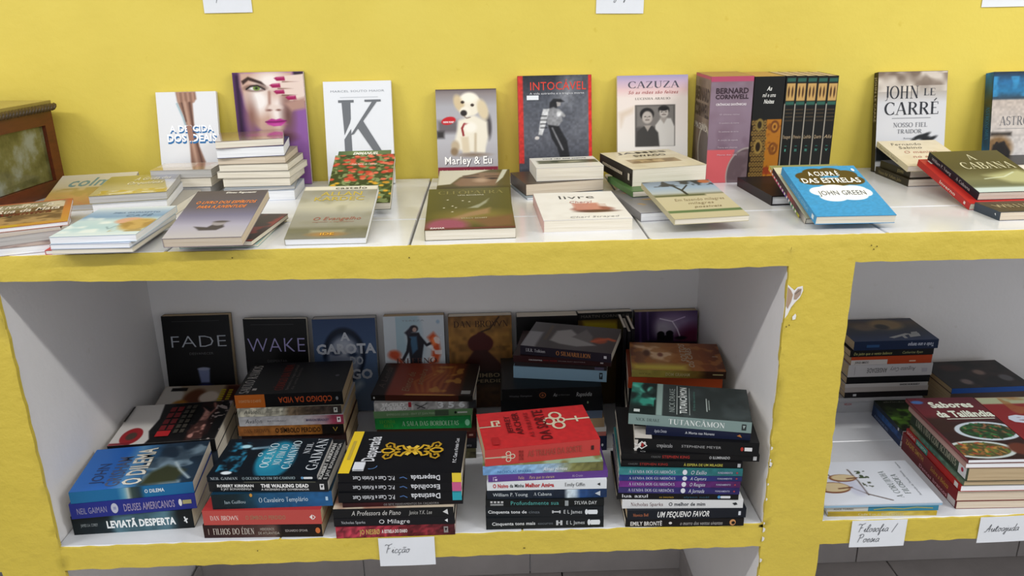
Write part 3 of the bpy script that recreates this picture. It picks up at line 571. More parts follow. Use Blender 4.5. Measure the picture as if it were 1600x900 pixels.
def a_espiritos(W, H):
    a = Art(W, H, 0x5a5050); a.G([(0,0x4f4850),(.36,0x555060),(.55,0x6c6a86),(.75,0x9f9cb0),(1,0xb0acae)]); a.P([(.30,.78),(.48,.80),(.56,.72),(.66,.74),(.70,.80),(.62,.86),(.40,.86)], 0x3c3844, .03); a.E(.60,.72,.09,.05,0x8f8a90,.02); a.E(.62,.69,.1,.02,0x4b4650,.02)
    return a, [('T','Eliseu Rigonatti',.42,.03,.84,.065,0xf0ece6,'j'),('T','O LIVRO DOS ESPÍRITOS',.10,.24,.92,.30,0xe8833c,'j'),('T','PARA A JUVENTUDE',.16,.34,.82,.40,0xe8833c,'j')]
def a_cleo(W, H):
    a = Art(W, H, 0x4c4a26); a.G([(0,0x4f4d28),(.6,0x484623),(1,0x3c3a1c)]); a.E(.55,.72,.42,.16,0x6e6230,.2); a.P([(.30,.74),(.5,.62),(.74,.52),(.72,.66),(.5,.72),(.34,.80)], 0x8d7050, .06); a.P([(.48,.52),(.62,.42),(.74,.28),(.70,.40),(.6,.52)], 0x8b8c78, .03)
    a.E(.24,.92,.24,.16,0x8a3f5c,.12); a.P([(.5,.78),(1,.7),(1,.95),(.7,.98)], 0x6b4a34, .12); a.R(0,.965,1,1,0x5a1f2c,.03)
    for u, v in ((.2,.5),(.3,.46),(.42,.33),(.34,.5),(.3,.6),(.5,.36),(.24,.3)): a.E(u,v,.012,.007,0xe6e0cc,.01)
    return a, [('T','CLEÓPATRA',.12,.07,.92,.155,0x7b7444,'f'),('T','UMA BIOGRAFIA',.36,.175,.68,.205,0xc9c6b0,'r'),('T','STACY SCHIFF',.40,.75,.70,.78,0xb8b096,'r'),('T','ZAHAR',.06,.955,.22,.985,0xf0e6e6,'b')]
def a_olhos(W, H):
    a = Art(W, H, 0x544c2c); a.P([(0,0),(.72,0),(.5,.12),(.3,.22),(.18,.42),(0,.45)], 0xc2beac, .03); a.P([(.22,.40),(.35,.20),(.6,.08),(.88,.10),(.8,.5),(.3,.5)], 0x7a5f48, .06); a.E(.45,.23,.11,.025,0x2e2018,.03); a.E(.76,.27,.09,.025,0x2e2018,.03); a.L([(.35,.18),(.55,.15)], .03, 0x3b2a1e, .03); a.L([(.66,.20),(.84,.20)], .025, 0x3b2a1e, .03); a.E(.6,.32,.1,.06,0xa58a72,.08)
    a.P([(.9,.0),(.97,0),(.9,.25),(.8,.42),(.82,.32)], 0xb9b9a8, .015); a.R(0,.5,1,1,0x3d3820,.1); return a, []
def a_livre(W, H):
    a = Art(W, H, 0xe3e1df); a.B(0xd4d0cc,6,.6,.3,.4); a.E(.62,.66,.24,.10,0x8a5248,.05); a.R(.42,.44,.72,.68,0xc98f80,.05)
    for i in range(5): a.L([(.42,.48+.045*i),(.80,.5+.045*i)], .018, 0xa2604f, .015)
    a.E(.66,.74,.22,.04,0x4b2a24,.05); return a, [('T','livre',.28,.14,.74,.27,0x3b3b3d,'r'),('T','Charl Strayed',.30,.90,.86,.95,0x8b8b8d,'i'),('T','Cheryl',.38,.36,.66,.44,0xb77b76,'i')]
def a_sophie(W, H):
    a = Art(W, H, 0xdcdad4); a.R(.08,.30,.98,.62,0x6b6b58,.05); a.B(0x454a3a,8,.5,.2,.8,(.08,.32,.98,.6)); a.E(.62,.47,.16,.06,0xb0aa90,.06); return a, [('T','Você não está sozinha',.18,.1,.86,.2,0x55585c,'j')]
def a_brancog(W, H):
    a = Art(W, H, 0xcfc5ab); a.B(0xbfb294,6,.62,.2,.6); a.R(.14,.5,.82,.72,0x8f7a58,.02); a.R(.17,.54,.79,.68,0xb29a70,.03); a.B(0x6a563a,10,.5,.2,.7,(.17,.54,.79,.68))
    return a, [('T','JAMES',.2,.08,.9,.17,0x3a3226,'b'),('T','SWAGO',.34,.26,.8,.36,0x3a3226,'b')]
def a_capac(W, H):
    a = Art(W, H, 0x8b8a90); a.G([(0,0x5b5450),(.4,0x77767c),(1,0x9b9ba2)]); a.E(.4,.15,.25,.06,0x96553e,.05); a.E(.92,.05,.16,.09,0xa06a40,.05); a.B(0xb98a3c,8,.6,.12,.8,(.1,.45,.6,.8)); return a, []
def a_arvore(W, H):
    a = Art(W, H, 0xb9b092); a.G([(0,0x6f7c8c),(.2,0x8fa3b8),(.34,0xa5adb0),(.40,0x7c7a60),(.42,0xb9b092),(1,0xb6ad8c)]); a.B(0x30353a,14,.5,.14,1,(0,0,1,.16)); a.L([(.48,.40),(.46,.28),(.40,.16)], .04, 0x1c1e1f, .015); a.L([(.46,.28),(.60,.14)], .025, 0x1c1e1f, .01); a.E(.9,.05,.09,.05,0xa8623e,.03)
    a.R(0,.40,.72,.44,0x4b5034,.04); a.R(0,.80,1,.86,0x526b46); return a, [('T','Em fazendo milagres',.22,.50,.92,.57,0x8b7a5c,'i'),('T','milagres',.36,.60,.72,.66,0x8b7a5c,'i'),('T','possíveis',.40,.70,.78,.75,0x7d6d50,'i')]
def a_culpa(W, H):
    a = Art(W, H, 0x2f8fc4); a.J(.05,60); b = 0x4b3a17
    for cu, cv, ru, rv in ((.24,.22,.15,.09),(.40,.14,.18,.09),(.60,.13,.17,.09),(.80,.19,.14,.09),(.30,.31,.2,.09),(.55,.34,.25,.09),(.8,.31,.18,.1)): a.E(cu,cv,ru,rv,b,.01)
    for cu, cv, ru, rv in ((.30,.53,.16,.09),(.48,.48,.2,.08),(.72,.50,.18,.08),(.84,.56,.10,.08),(.40,.64,.18,.09),(.65,.63,.2,.08),(.62,.56,.25,.1)): a.E(cu,cv,ru,rv,0xf0f2f2,.01)
    return a, [('T','A CULPA É',.28,.12,.70,.21,0xf3f2ee,'b'),('T','DAS ESTRELAS',.13,.26,.92,.36,0xf3f2ee,'b'),('T','JOHN GREEN',.24,.52,.86,.61,0x5f6166,'r'),('E',.93,.1,.02,.03,0xf2f2f2)]
def a_sabino(W, H):
    a = Art(W, H, 0xd8ccb2); a.B(0xcbbd9e,5,.6,.3,.5); return a, [('T','Fernando',.14,.1,.66,.2,0x5c5748,'i'),('T','Sabino',.2,.24,.6,.34,0x5c5748,'i'),('T','O menino',.2,.42,.75,.52,0xb57a66,'i'),('T','no espelho',.25,.6,.9,.7,0xb57a66,'i')]
def a_verm(W, H): return Art(W, H, 0xb32a27), [('R',.1,.04,.3,.12,0xd9cfc9),('T','Inverno',.12,.2,.8,.34,0xe8dcd4,'f')]
def a_acab(W, H):
    a = Art(W, H, 0x4a4526); a.G([(0,0x4f4828),(.45,0x453f22),(.7,0x6b6a4a),(.85,0x5b5f48),(1,0xb5c4c0)]); a.P([(.35,.62),(.9,.5),(1,.6),(1,.85),(.6,.8)], 0xa8a87c, .12); a.L([(.3,.7),(.6,.66),(.8,.56)], .02, 0xc9d0b8, .02); a.R(.0,.9,1,1,0xbccac8,.04)
    return a, [('T','A',.42,.10,.54,.24,0xc9c4a4,'f'),('T','CABANA',.20,.30,.94,.46,0xc9c4a4,'f')]
def a_gruta(W, H):
    a = Art(W, H, 0x8b8256); a.G([(0,0x8d8458),(.3,0x7b7148),(.55,0x9a927c),(.75,0xa9a28e),(1,0xb0a07a)]); a.P([(.6,0),(1,0),(1,.5),(.75,.4)], 0x7e8299, .15); a.B(0xb09030,10,.5,.15,.9,(.1,.78,1,1)); a.B(0xe6e2d8,14,.62,.08,.8,(.1,.8,1,1)); return a, [('T','A Gruta das',.4,.14,.9,.3,0xe9e6dc,'j'),('T','Orquídeas',.34,.38,.84,.52,0xe9e6dc,'j')]
def a_ceu(W, H):
    a = Art(W, H, 0xa9c2d2); a.G([(0,0xd4dce2),(.2,0x8fa9c6),(.36,0x6f93ba),(.5,0xb7cdd4),(.75,0xa8c6d0),(1,0xd2dee2)]); a.B(0xdfe6e6,6,.6,.2,.8,(0,.35,.6,.9)); a.E(.66,.52,.16,.11,0xc99a86,.06); a.E(.84,.66,.2,.2,0xb9985c,.08); a.B(0x8f6f3c,10,.5,.2,.7,(.6,.5,1,.9)); a.L([(.50,.72),(.56,.8),(.6,.7)], .015, 0x6b8794, .02)
    return a, [('T','ZIBIA GASPARETTO',.3,.2,.9,.25,0x4d6f98,'r'),('T','CAFÉ',.52,.3,.86,.38,0x56799e,'r')]
def a_rev2(W, H): return Art(W, H, 0x7d6a68).B(0xb9a8a0,5,.5,.2,.8).B(0x5b4648,7,.6,.2,.7), []
def a_rev3(W, H):
    a = Art(W, H, 0xb0653a); a.G([(0,0xa9603e),(.5,0xb87a3c),(1,0xb88a3a)]); a.R(.08,.05,.92,.9,0x6a5236); a.R(.08,.05,.92,.28,0x8d8468,.08); a.B(0xc8bda4,8,.52,.12,.9,(.1,.06,.92,.34)); a.B(0x3a3022,7,.5,.2,.9,(.08,.3,.4,.62)); a.B(0xb09060,9,.5,.2,.8,(.08,.5,.92,.9)); a.R(.3,.93,.5,1,0xb59a2c)
    return a, [('T','Livraria da',.2,.1,.8,.22,0xd9cfbe,'j'),('T','Rua da Mata',.2,.28,.88,.42,0xd9cfbe,'j'),('T','Atlantica',.2,.44,.8,.54,0x6a2a20,'j')]
def a_calmo(W, H):
    a = Art(W, H, 0xb9b29c); a.G([(0,0xcfc9ba),(.4,0xc4b898),(.6,0xb89a58),(1,0xa8744e)]); a.B(0xa08a4a,7,.55,.2,.7,(0,.45,1,1)); return a, [('T','colmo',.15,.12,.85,.4,0x6f8e8e,'j')]
def a_refl(W, H):
    a = Art(W, H, 0xc9bfae); a.R(.08,.05,.95,.5,0xd8c9b8,.1); a.P([(.6,.05),(.9,.05),(.85,.6),(.65,.7)], 0xb58a72, .06); a.R(0,.6,1,1,0xb39a6c,.1); return a, []  # skin-toned patch and pale block paint in the standing arm cover's reflection
def a_pil8(W, H):
    a = Art(W, H, 0x8a6f6a); a.G([(0,0x6a4a4a),(.5,0x8a6658),(1,0xb0a487)]); a.E(.66,.5,.2,.18,0x9a4a7c,.12); return a, []  # reddish tones and purple spot paint the glossy cover's reflection into its colour
def a_youngw(W, H): return Art(W, H, 0x47361c).B(0x2f2413,7,.5,.2,.8), [('T','WILLIAM P',.1,.3,.8,.6,0xb9aa86,'f')]
# ---- lower compartment
def a_dilema(W, H):
    a = Art(W, H, 0x1f4f8c); a.G([(0,0x2a62a8),(.3,0x1f57a0),(.42,0x4f7fa6),(.5,0x35648c),(.62,0x22374a),(1,0x1b2a38)]); a.B(0x8195a0,5,.6,.12,.7,(0,.55,1,1)); a.P([(.02,.55),(.3,.6),(.45,.72),(.3,.9),(.05,.85)], 0x2e3220, .08); a.L([(.1,.95),(.3,.85),(.5,.78)], .03, 0x9aa8ae, .04); a.B(0x14202c,6,.5,.2,.6,(.4,.5,1,1))
    return a, [('T','JOHN',.15,.12,.62,.22,0x243a66,'b'),('T','GRISHAM',.05,.26,.75,.38,0x4a5570,'b'),('T','O DILEMA',.06,.40,.92,.56,0x6a6248,'b'),('T','O DILEMA',.05,.395,.91,.555,0xdcd8cc,'b')]
def a_disco(W, H):
    a = Art(W, H, 0xd6d2cc); a.P([(0,.34),(.1,.36),(.3,.31),(.6,.34),(1,.3),(1,1),(0,1)], 0x0e0d0e, .02); a.E(.2,.17,.2,.10,0x9a2026,.01); a.E(.2,.17,.09,.05,0x4a3a30,.02); a.R(0,0,.05,.2,0x7a1a24,.03)
    a.P([(.02,.72),(.25,.70),(.45,.75),(.75,.76),(.85,.72),(.7,.82),(.4,.84),(.05,.86)], 0xb9867a, .03); a.B(0x2a1614,10,.5,.15,.8,(0,.7,1,.9)); a.L([(.5,.80),(.8,.86),(.95,.82)], .03, 0x9b6a60, .03); a.B(0xc5b6b0,18,.66,.05,.8,(0,.86,1,1))
    return a, [*[('R',.30+.155*i,v,.42+.155*i,v+.055,0x6e1c20) for i in range(4) for v in (.40,.475)],('R',.14,.40,.27,.53,0xb82428),*[('R',.2+.12*i,v,.29+.12*i,v+.04,0x423e36) for i in range(6) for v in (.56,.62)],('R',.55,.0,.95,.02,0x2a2826)]
def a_carta(W, H):
    a = Art(W, H, 0x94836e); a.P([(0,0),(1,0),(1,.18),(.7,.28),(.3,.3),(0,.42)], 0xb9b4ac, .08); a.E(.45,.45,.4,.14,0x5b3422,.1); a.E(.5,.62,.24,.12,0xc2b4a6,.08); a.G([(0,0x94836e),(1,0x94836e)],'v',0); a.R(0,.78,1,1,0x3c1a14,.15); a.E(.2,.3,.2,.1,0x97651f,.1); a.R(.78,.1,.92,.3,0x1e1c1c,.02)
    return a, [*[('R',.3+.09*i,.74,.36+.09*i,.80,0xb09a1c) for i in range(6)],*[('R',.36+.09*i,.84,.42+.09*i,.89,0xa08a1c) for i in range(5)]]
def a_codigo(W, H): 
    return Art(W, H, 0x0c0c0e), [('T','SAULO RAMOS',.04,.03,.92,.12,0xc4c0ba,'f'),('R',.12,.14,.18,.18,0xbab6b0),('T','CÓDIGO DA VIDA',.1,.35,.92,.43,0x8a2a1c,'f'),('T','fantastico litigio judicial',.1,.45,.9,.48,0x6a6660,'r'),('T','de uma familia',.1,.5,.8,.53,0x5a5650,'r'),('E',.5,.9,.03,.02,0x55565a)]
def a_oceano(W, H):
    a = Art(W, H, 0x061019); a.E(.42,.55,.5,.18,0x1a7390,.06); a.E(.5,.5,.3,.1,0x2d91aa,.15); a.B(0x2c8fb4,18,.62,.3,.8,(.1,.05,.9,.26)); a.E(.78,.2,.05,.05,0xa8d4e0,.03); a.L([(.72,.28),(.76,.42)], .06, 0xa9cfe0, .04); a.E(.08,.16,.04,.05,0xd6dfe4,.01); a.R(.7,.3,1,.5,0x0a1c2a,.15,.5)
    return a, [('T','O',.50,.36,.60,.40,0xc9dce2,'f'),('T','OCEANO',.20,.43,.86,.51,0xc9dce2,'f'),('T','NO FIM DO',.26,.54,.82,.61,0xc9dce2,'f'),('T','CAMINHO',.16,.64,.92,.72,0xc9dce2,'f'),('T','NEIL',.55,.78,.86,.84,0xc6ccd2,'f'),('T','GAIMAN',.12,.87,.98,.97,0xc6ccd2,'f')]
def a_walking(W, H): return Art(W, H, 0x15171a), [('R',0,0,1,.93,0x15171a),('T','ROBERT KIRKMAN',.04,.905,.9,.94,0xc9c9c6,'x'),('T','E JAY BONANSINGA',.04,.955,.9,.985,0xb0b0ae,'b')]
def a_despert(W, H):
    a = Art(W, H, 0x0b0c10); g = 0xc8a02a; o = [('R',0,0,1,.09,0xe0c02a),('R',.05,.11,.22,.20,0xd6d8dc),('T','Despertada',.26,.15,.86,.26,0xd0d2d6,'b'),('T','P.C. Cast e Kristin Cast',.22,.915,.80,.945,0xc8cacf,'b'),('L',arc(.16,.25,.07,.05,90,200,6),.01,0x5b7fb0),('R',.3,.03,.75,.055,0xb8a040)]
    cx, cy = .50, .56
    for s in (-1, 1):
        for q in (-1, 1):
            o.append(('L',[(cx+q*x, cy+s*y) for x, y in ((0,.03),(.05,.07),(.12,.09),(.10,.13),(.04,.14),(.02,.11))],.035,g)); o.append(('L',[(cx+q*x, cy+s*y) for x, y in ((.02,.10),(.08,.16),(.16,.17),(.19,.21),(.14,.235),(.08,.22),(.09,.195),(.12,.20))],.03,0xb08a22))
            o.append(('L',[(cx+q*x, cy+s*y) for x, y in ((.0,.15),(.05,.19),(.04,.24),(.0,.26))],.03,g)); o.append(('L',[(cx, cy),(cx+q*.10, cy+s*.045)],.05,0xe0bc40))
    o += [('E',cx,cy,.06,.035,g),('E',cx,cy,.025,.015,0x7a5a12)]; return a, o
def a_sorte(W, H):
    a = Art(W, H, 0xb8282a); a.J(.05,30); k1, k2 = 0xc9bfa4, 0x4b4238
    def keyop():
        return [('L',[(.30,.96),(.30,.80),(.55,.80)],.03,k2),('L',[(.28,.03),(.30,.26)],.035,k2),('L',[(.285,.03),(.305,.26)],.02,k1),('L',[(.30,.20),(.42,.20),(.42,.26),(.36,.26)],.03,k1)]
    o = [('L',[(.60,0),(.60,.19)],.035,k2),('L',[(.595,0),(.595,.19)],.02,k1),('L',[(.60,.12),(.74,.12),(.74,.18),(.66,.18)],.035,k1),('L',[(.60,.16),(.70,.16)],.02,k1),
         ('L',[(.60,1),(.60,.86)],.035,k1),('L',[(.52,.88),(.68,.88)],.03,k1),('L',[(.60,.86),(.60,.78)],.04,k1),('L',arc(.60,.63,.09,.045,0,360,16),.035,k1),('L',arc(.46,.70,.09,.05,0,360,16),.035,k1),('L',arc(.74,.70,.09,.05,0,360,16),.035,k1),('L',arc(.60,.74,.06,.03,0,360,12),.03,k1),
         ('T','JEFFREY',.36,.235,.84,.285,0x5a1012,'b'),('T','ARCHER',.30,.31,.92,.37,0x5a1012,'b'),('T','AS TRILHAS',.2,.42,.9,.46,0x8a1c1e,'b'),('T','DA SORTE',.10,.50,.94,.60,0x5a1012,'b'),('R',.08,.08,.28,.14,0xa02022)]
    return a, o
def a_tutan(W, H):
    a = Art(W, H, 0x2c3332); a.R(0,0,1,.22,0x15211e); a.B(0x2f8270,5,.45,.2,1,(.25,0,1,.20)); a.L([(.9,.03),(.6,.12),(.5,.19)], .09, 0x4aa08c, .05); a.E(.75,.17,.12,.03,0x5fb09c,.03); a.B(0x0f1816,7,.6,.15,.8,(0,0,1,.2)); a.R(0,.225,1,.275,0x7f958e); a.B(0x414a4a,6,.5,.3,.6,(0,.45,1,1))
    return a, [('T','NICK DRAKE',.12,.33,.86,.38,0x8a9490,'r'),('R',.06,.395,.96,.40,0xa9b2ae),('T','TUTANCÂMON',.10,.42,.92,.48,0xd4dad6,'b'),('R',.06,.50,.9,.505,0x9aa49f),('T','O livro das sombras',.2,.53,.8,.55,0x4f7c72,'r'),('R',.2,.64,.6,.65,0x9aa49f),('R',.25,.66,.55,.67,0x7a847f),('R',.05,.04,.13,.09,0xb9c0bc)]
def a_silma(W, H):
    a = Art(W, H, 0x3b3738); a.G([(0,0x4b4a4c),(.3,0x3c3838),(.6,0x433f40),(1,0x38302f)]); a.R(0,0,.6,.16,0x77777a,.05); a.P([(.3,.28),(.7,.3),(.8,.45),(.5,.6),(.25,.8),(.15,.6),(.2,.4)], 0x7f7d7c, .05); a.P([(.5,.5),(.85,.62),(.6,.72),(.3,.75)], 0x5a5655, .04); a.E(.45,.82,.12,.08,0x8a3c22,.05); a.L([(.4,.75),(.55,.9),(.5,.97)], .08, 0xa04a2a, .04); a.R(.3,.2,.9,.24,0x4a4038,.02); return a, []
def a_couro(W, H):
    a = Art(W, H, 0x4f1d12); a.G([(0,0x140f0d),(.12,0x1a110e),(.16,0x5b2314),(.55,0x6a2e18),(.85,0x3b1a10),(.9,0x14100f),(1,0x14100f)]); 
    for i in range(6): a.L([(.1,.45+.05*i),(.4,.38+.07*i),(.7,.55+.04*i),(.9,.5+.05*i)], .03, 0x8a5526, .05, .7)
    a.B(0x8f6a30,9,.6,.15,.7,(.1,.55,.9,.85)); a.L([(.0,.35),(.0,.8)], .06, 0xa07a3c, .06)
    return a, [('T','A Lenda',.2,.03,.85,.1,0x4a4038,'i'),('T','Elenco de',.1,.28,.7,.36,0x8f7050,'i'),('T','sombra',.3,.4,.8,.47,0x8f7050,'i'),('R',.04,.88,.14,.97,0x9a9a96)]
def a_soltos(W, H):
    a = Art(W, H, 0x7a5028); a.G([(0,0x5a3420),(.3,0x8a6238),(.5,0x7c4a20),(.8,0x6b3818),(1,0x4a2412)]); a.P([(.9,0),(.75,.1),(.4,.25),(.3,.4),(.55,.5),(.85,.3)], 0xb79a78, .08); a.B(0x8d5a2a,9,.5,.15,.7); a.E(.6,.18,.12,.04,0x4a2a18,.04); a.E(.55,.33,.07,.03,0x6a3a28,.03); a.G([(0,0xa8923a),(1,0xa8923a)],'v',0); a.R(0,0,.2,.6,0xa8983c,.15)
    return a, [('T','SOLTOS',.3,.55,.95,.62,0xb9a88e,'j'),('T','OS CAES',.1,.62,.8,.68,0xb9a88e,'j'),('R',.5,.9,.52,.96,0xb0a088)]
def a_abraham(W, H):
    a = Art(W, H, 0x141f36); a.G([(0,0x1b2f52),(.3,0x16223a),(.55,0x2a2c30),(.8,0x4a3c30),(1,0x2a3040)],'u'); a.E(.62,.3,.16,.14,0x5a4a3c,.1); a.E(.72,.6,.24,.2,0x75603f,.12); a.E(.62,.52,.12,.08,0x1d1a1c,.06)
    return a, [('P',[(.1,.5),(.14,.45),(.3,.7),(.27,.76)],0xa8aaaa),('P',[(.08,.62),(.2,.62),(.2,.66),(.08,.66)],0xa8aaaa),('P',[(.12,.7),(.24,.72),(.30,.86),(.16,.84)],0xa8aaaa),('P',[(.2,.74),(.34,.78),(.36,.86),(.24,.84)],0xa0a2a2)]
def a_azulb(W, H):
    a = Art(W, H, 0x100f12); a.B(0x2a1c1a,5,.55,.2,.8); a.E(.22,.28,.1,.07,0x7a6a66,.06); a.E(.55,.58,.1,.07,0x80695e,.06); a.E(.32,.82,.12,.08,0x5e5c60,.05); a.E(.75,.3,.14,.16,0x38201c,.1); return a, []
def a_jardim(W, H):
    a = Art(W, H, 0x24381a); a.G([(0,0x26281c),(.3,0x2a3a1a),(.6,0x3a5a1c),(.75,0x57842a),(1,0x22341a)]); a.B(0x0f170c,8,.5,.2,.8); a.B(0x5f9030,8,.66,.1,.8,(0,.3,1,.9)); return a, [('T','abrindo as portas',.1,.05,.8,.09,0x8a8a7c,'r')]
def dish(a, cu, cv, ru, rv, rim, inner, bits, n=70, seed=1):
    a.E(cu,cv,ru,rv,rim,.01); a.E(cu,cv,ru*.84,rv*.82,inner,.01); r = random.Random(seed)
    for i in range(n):
        t = r.random()*6.28; q = math.sqrt(r.random())*.78; a.E(cu+ru*q*math.cos(t),cv+rv*q*math.sin(t),ru*(.06+.06*r.random()),rv*(.04+.05*r.random()),r.choice(bits),.008,1,r.random()*180)
def a_sabores(W, H):
    a = Art(W, H, 0x5a1a22); a.G([(0,0x4a1622),(.3,0x5f1c22),(.45,0x2a1412),(1,0x2a1810)]); a.P([(.0,.36),(.25,.36),(.3,.6),(0,.6)], 0x30180f, .06); a.E(.1,.08,.09,.03,0x3a5a8c,.02)
    dish(a,.66,.58,.44,.15,0xb9c4cc,0x24301a,[0x1e4a24,0x2c6a34,0x245028,0x6a4a30,0x7c5438,0x163a1c],90,3)
    dish(a,.30,.86,.46,.13,0xb6c0bc,0x4a4424,[0x8c5a2c,0x5a6a2c,0xa87c3a,0x3c5a28,0x9a4428],70,4); a.E(.84,.86,.16,.09,0x5a2c1c,.05)
    return a, [('T','Sabores',.24,.08,.86,.18,0xd6dccb,'x'),('T','da Tailândia',.20,.24,1.0,.345,0xd6dccb,'x'),('R',.28,.375,.96,.385,0xd0d6c6)]
def a_coruja(W, H):
    a = Art(W, H, 0xc9cdd4); br = 0x4a3a30
    a.L([(.14,.08),(.20,.30),(.26,.52),(.43,.78),(.60,.93)], .014, br, .006); a.L([(.41,.20),(.43,.48),(.43,.80)], .014, br, .006)
    a.E(.30,.47,.12,.12,0xaeb0c4,.04,.6); a.E(.37,.68,.07,.14,0xaeb0c4,.04,.6)
    for u, v, ru, rv in ((.17,.62,.15,.13),(.31,.40,.12,.09)):
        a.E(u,v,ru,rv,0x6a3a20,.008); a.E(u+.01,v-.01,ru*.9,rv*.82,0xc0ae88,.01); a.L([(u+ru*.3,v+rv*.2),(u+ru*1.1,v)], .016, 0x5a3420, .01)
    a.E(.05,.61,.055,.11,0x7a4424,.01); a.E(.055,.60,.03,.06,0xa87848,.012); a.E(.06,.6,.01,.02,0x1a1412,.008)
    a.B(0x2f3a24,30,.55,.08,1,(.0,.2,.08,.5)); a.B(0x3c4a30,30,.52,.08,1,(.46,.24,.55,.42)); a.B(0x4a5040,30,.56,.08,1,(.45,.5,.53,.66)); a.B(0x3a4030,30,.55,.08,1,(.08,.04,.2,.14))
    return a, []
def a_fade(W, H):
    a = Art(W, H, 0x08080a); a.P([(.46,.66),(.64,.66),(.62,.84),(.49,.84)], 0x6a7496, .03); a.E(.55,.90,.12,.05,0x2a3266,.05); a.E(.55,.665,.09,.02,0x8a90a8,.01)
    return a, [('T','FADE',.08,.24,.95,.39,0xa6acb4,'t'),('T','DESVANECER',.36,.455,.72,.485,0x5a5a5c,'r'),('R',.15,.065,.85,.07,0x3a3a3c)]
def a_wake(W, H): return Art(W, H, 0x08080a), [('T','WAKE',.04,.21,.98,.38,0x9c96c4,'t'),('T','DESPERTAR',.34,.47,.66,.50,0x4a4a4c,'r'),('R',.12,.06,.8,.066,0x3a3a3c)]
def a_garota(W, H):
    a = Art(W, H, 0x2a3a50); a.G([(0,0x22304a),(.3,0x303f58),(.7,0x3a4a60),(1,0x4a5666)]); a.E(.48,.45,.34,.34,0x0c1422,.04); a.E(.48,.48,.26,.27,0x5b6270,.08); a.E(.48,.36,.14,.1,0x7a7e88,.1); a.E(.35,.42,.08,.03,0x1a2436,.04); a.E(.62,.45,.08,.03,0x1a2436,.04); a.L([(.05,.9),(.3,.8),(.5,.95),(.7,.82)], .1, 0x76808c, .1); a.E(.2,.75,.1,.2,0x5d7088,.1)
    return a, [('T','A',.44,.17,.58,.27,0xb9bec6,'x'),('T','GAROTA',.04,.31,.98,.43,0xb9bec6,'x'),('T','DO',.56,.47,.78,.57,0x9aa0aa,'x'),('T','LAGO',.3,.63,.92,.75,0xb2b7c0,'x')]
def a_inferno(W, H):
    a = Art(W, H, 0xb4bcc2); a.B(0x86a4b0,5,.5,.3,.7,(.2,.0,.7,.8)); a.P([(.38,.26),(.58,.26),(.66,.42),(.62,.62),(.60,.75),(.42,.75),(.40,.55)], 0x1d1c24, .02); a.P([(.42,.32),(.54,.32),(.55,.52),(.46,.6)], 0x3a5a74, .03)
    a.E(.50,.20,.07,.055,0x2a2228,.02); a.P([(.34,.26),(.46,.16),(.48,.24),(.40,.32)], 0x2a2630, .03); a.E(.51,.215,.035,.035,0xa48a80,.01); a.L([(.42,.36),(.38,.55),(.30,.68)], .05, 0x1d1c24, .015); a.L([(.60,.34),(.70,.46),(.80,.42)], .045, 0x1d1c24, .015)
    a.P([(.72,.34),(.82,.26),(.90,.36),(.93,.58),(.88,.74),(.70,.78),(.78,.62),(.80,.46)], 0xb84a24, .06); a.E(.83,.4,.05,.06,0xe07840,.05); a.B(0xd0d4d6,14,.62,.08,.8,(.7,.3,.95,.8)); a.E(.16,.6,.1,.07,0xb0482a,.06); a.P([(.1,.55),(.3,.7),(.28,.76),(.15,.66)], 0xa8442a, .05); a.E(.9,.1,.03,.03,0x8aa0b4,.02)
    return a, [('T','INFERNO',.18,.66,.86,.74,0x5a3a34,'f'),('T','TEREZA',.3,.06,.68,.085,0x8f969c,'r')]
def a_simb(W, H):
    a = Art(W, H, 0x6a4a22); a.G([(0,0x5f4220),(.3,0x7d5a2a),(.5,0x6a4a22),(1,0x3a2614)]); a.J(.2,24); a.E(.50,.40,.2,.14,0x3a1210,.02); a.E(.51,.30,.08,.07,0x3a1210,.02); a.P([(.40,.5),(.60,.5),(.85,.74),(.85,.9),(.15,.9),(.2,.74)], 0x2a100c, .03); a.R(0,.82,1,1,0x120c08,.06); a.L([(.52,.23),(.65,.19),(.80,.02)], .025, 0x2a1a0c, .015)
    return a, [('T','DAN BROWN',.08,.07,.95,.16,0x3a2410,'f'),('T','O CODIGO',.74,.44,.97,.47,0x3a2812,'r'),('T','SIMBOLO',.4,.84,.98,.9,0x8a7a5c,'b'),('T','PERDIDO',.4,.93,.98,.98,0x8a7a5c,'b')]
def a_amarelo(W, H):
    a = Art(W, H, 0x4a3c14); a.G([(0,0x0e0d0c),(.09,0x0e0d0c),(.11,0x4d3a18),(1,0x3a2c14)]); a.P([(.1,.12),(.7,.14),(.8,.3),(.5,.42),(.1,.4)], 0x8a7a1e, .08); a.B(0x16120c,9,.6,.12,.9,(0,.25,1,.6)); return a, [('T','MARTIN CORNELIUS',.05,.03,.95,.07,0x6a645c,'r')]
def a_raio(W, H):
    a = Art(W, H, 0x22142c); a.E(.62,.22,.42,.22,0x6a5a74,.25); a.E(.45,.28,.18,.12,0x8a8490,.15); a.E(.95,.55,.3,.3,0x44162c,.2); a.R(0,0,.3,.9,0x221430,.15); a.L([(.08,.0),(.1,.6)], .03, 0x3d2c52, .03); a.L([(.2,0),(.22,.5)], .02, 0x4a3a60, .03)
    a.L([(.40,.12),(.60,.17),(.68,.30),(.74,.46)], .012, 0xd0c4d6, .012); a.L([(.60,.17),(.8,.1)], .01, 0xb8a8c0, .01); a.E(.42,.38,.06,.05,0x0c080e,.01); a.E(.56,.37,.06,.05,0x0c080e,.01); a.R(.36,.40,.62,.5,0x0c080e,.02); a.E(.74,.45,.09,.03,0x0c080e,.02); a.P([(.2,.48),(1,.52),(1,1),(0,1),(0,.6)], 0x140b16, .04); return a, []
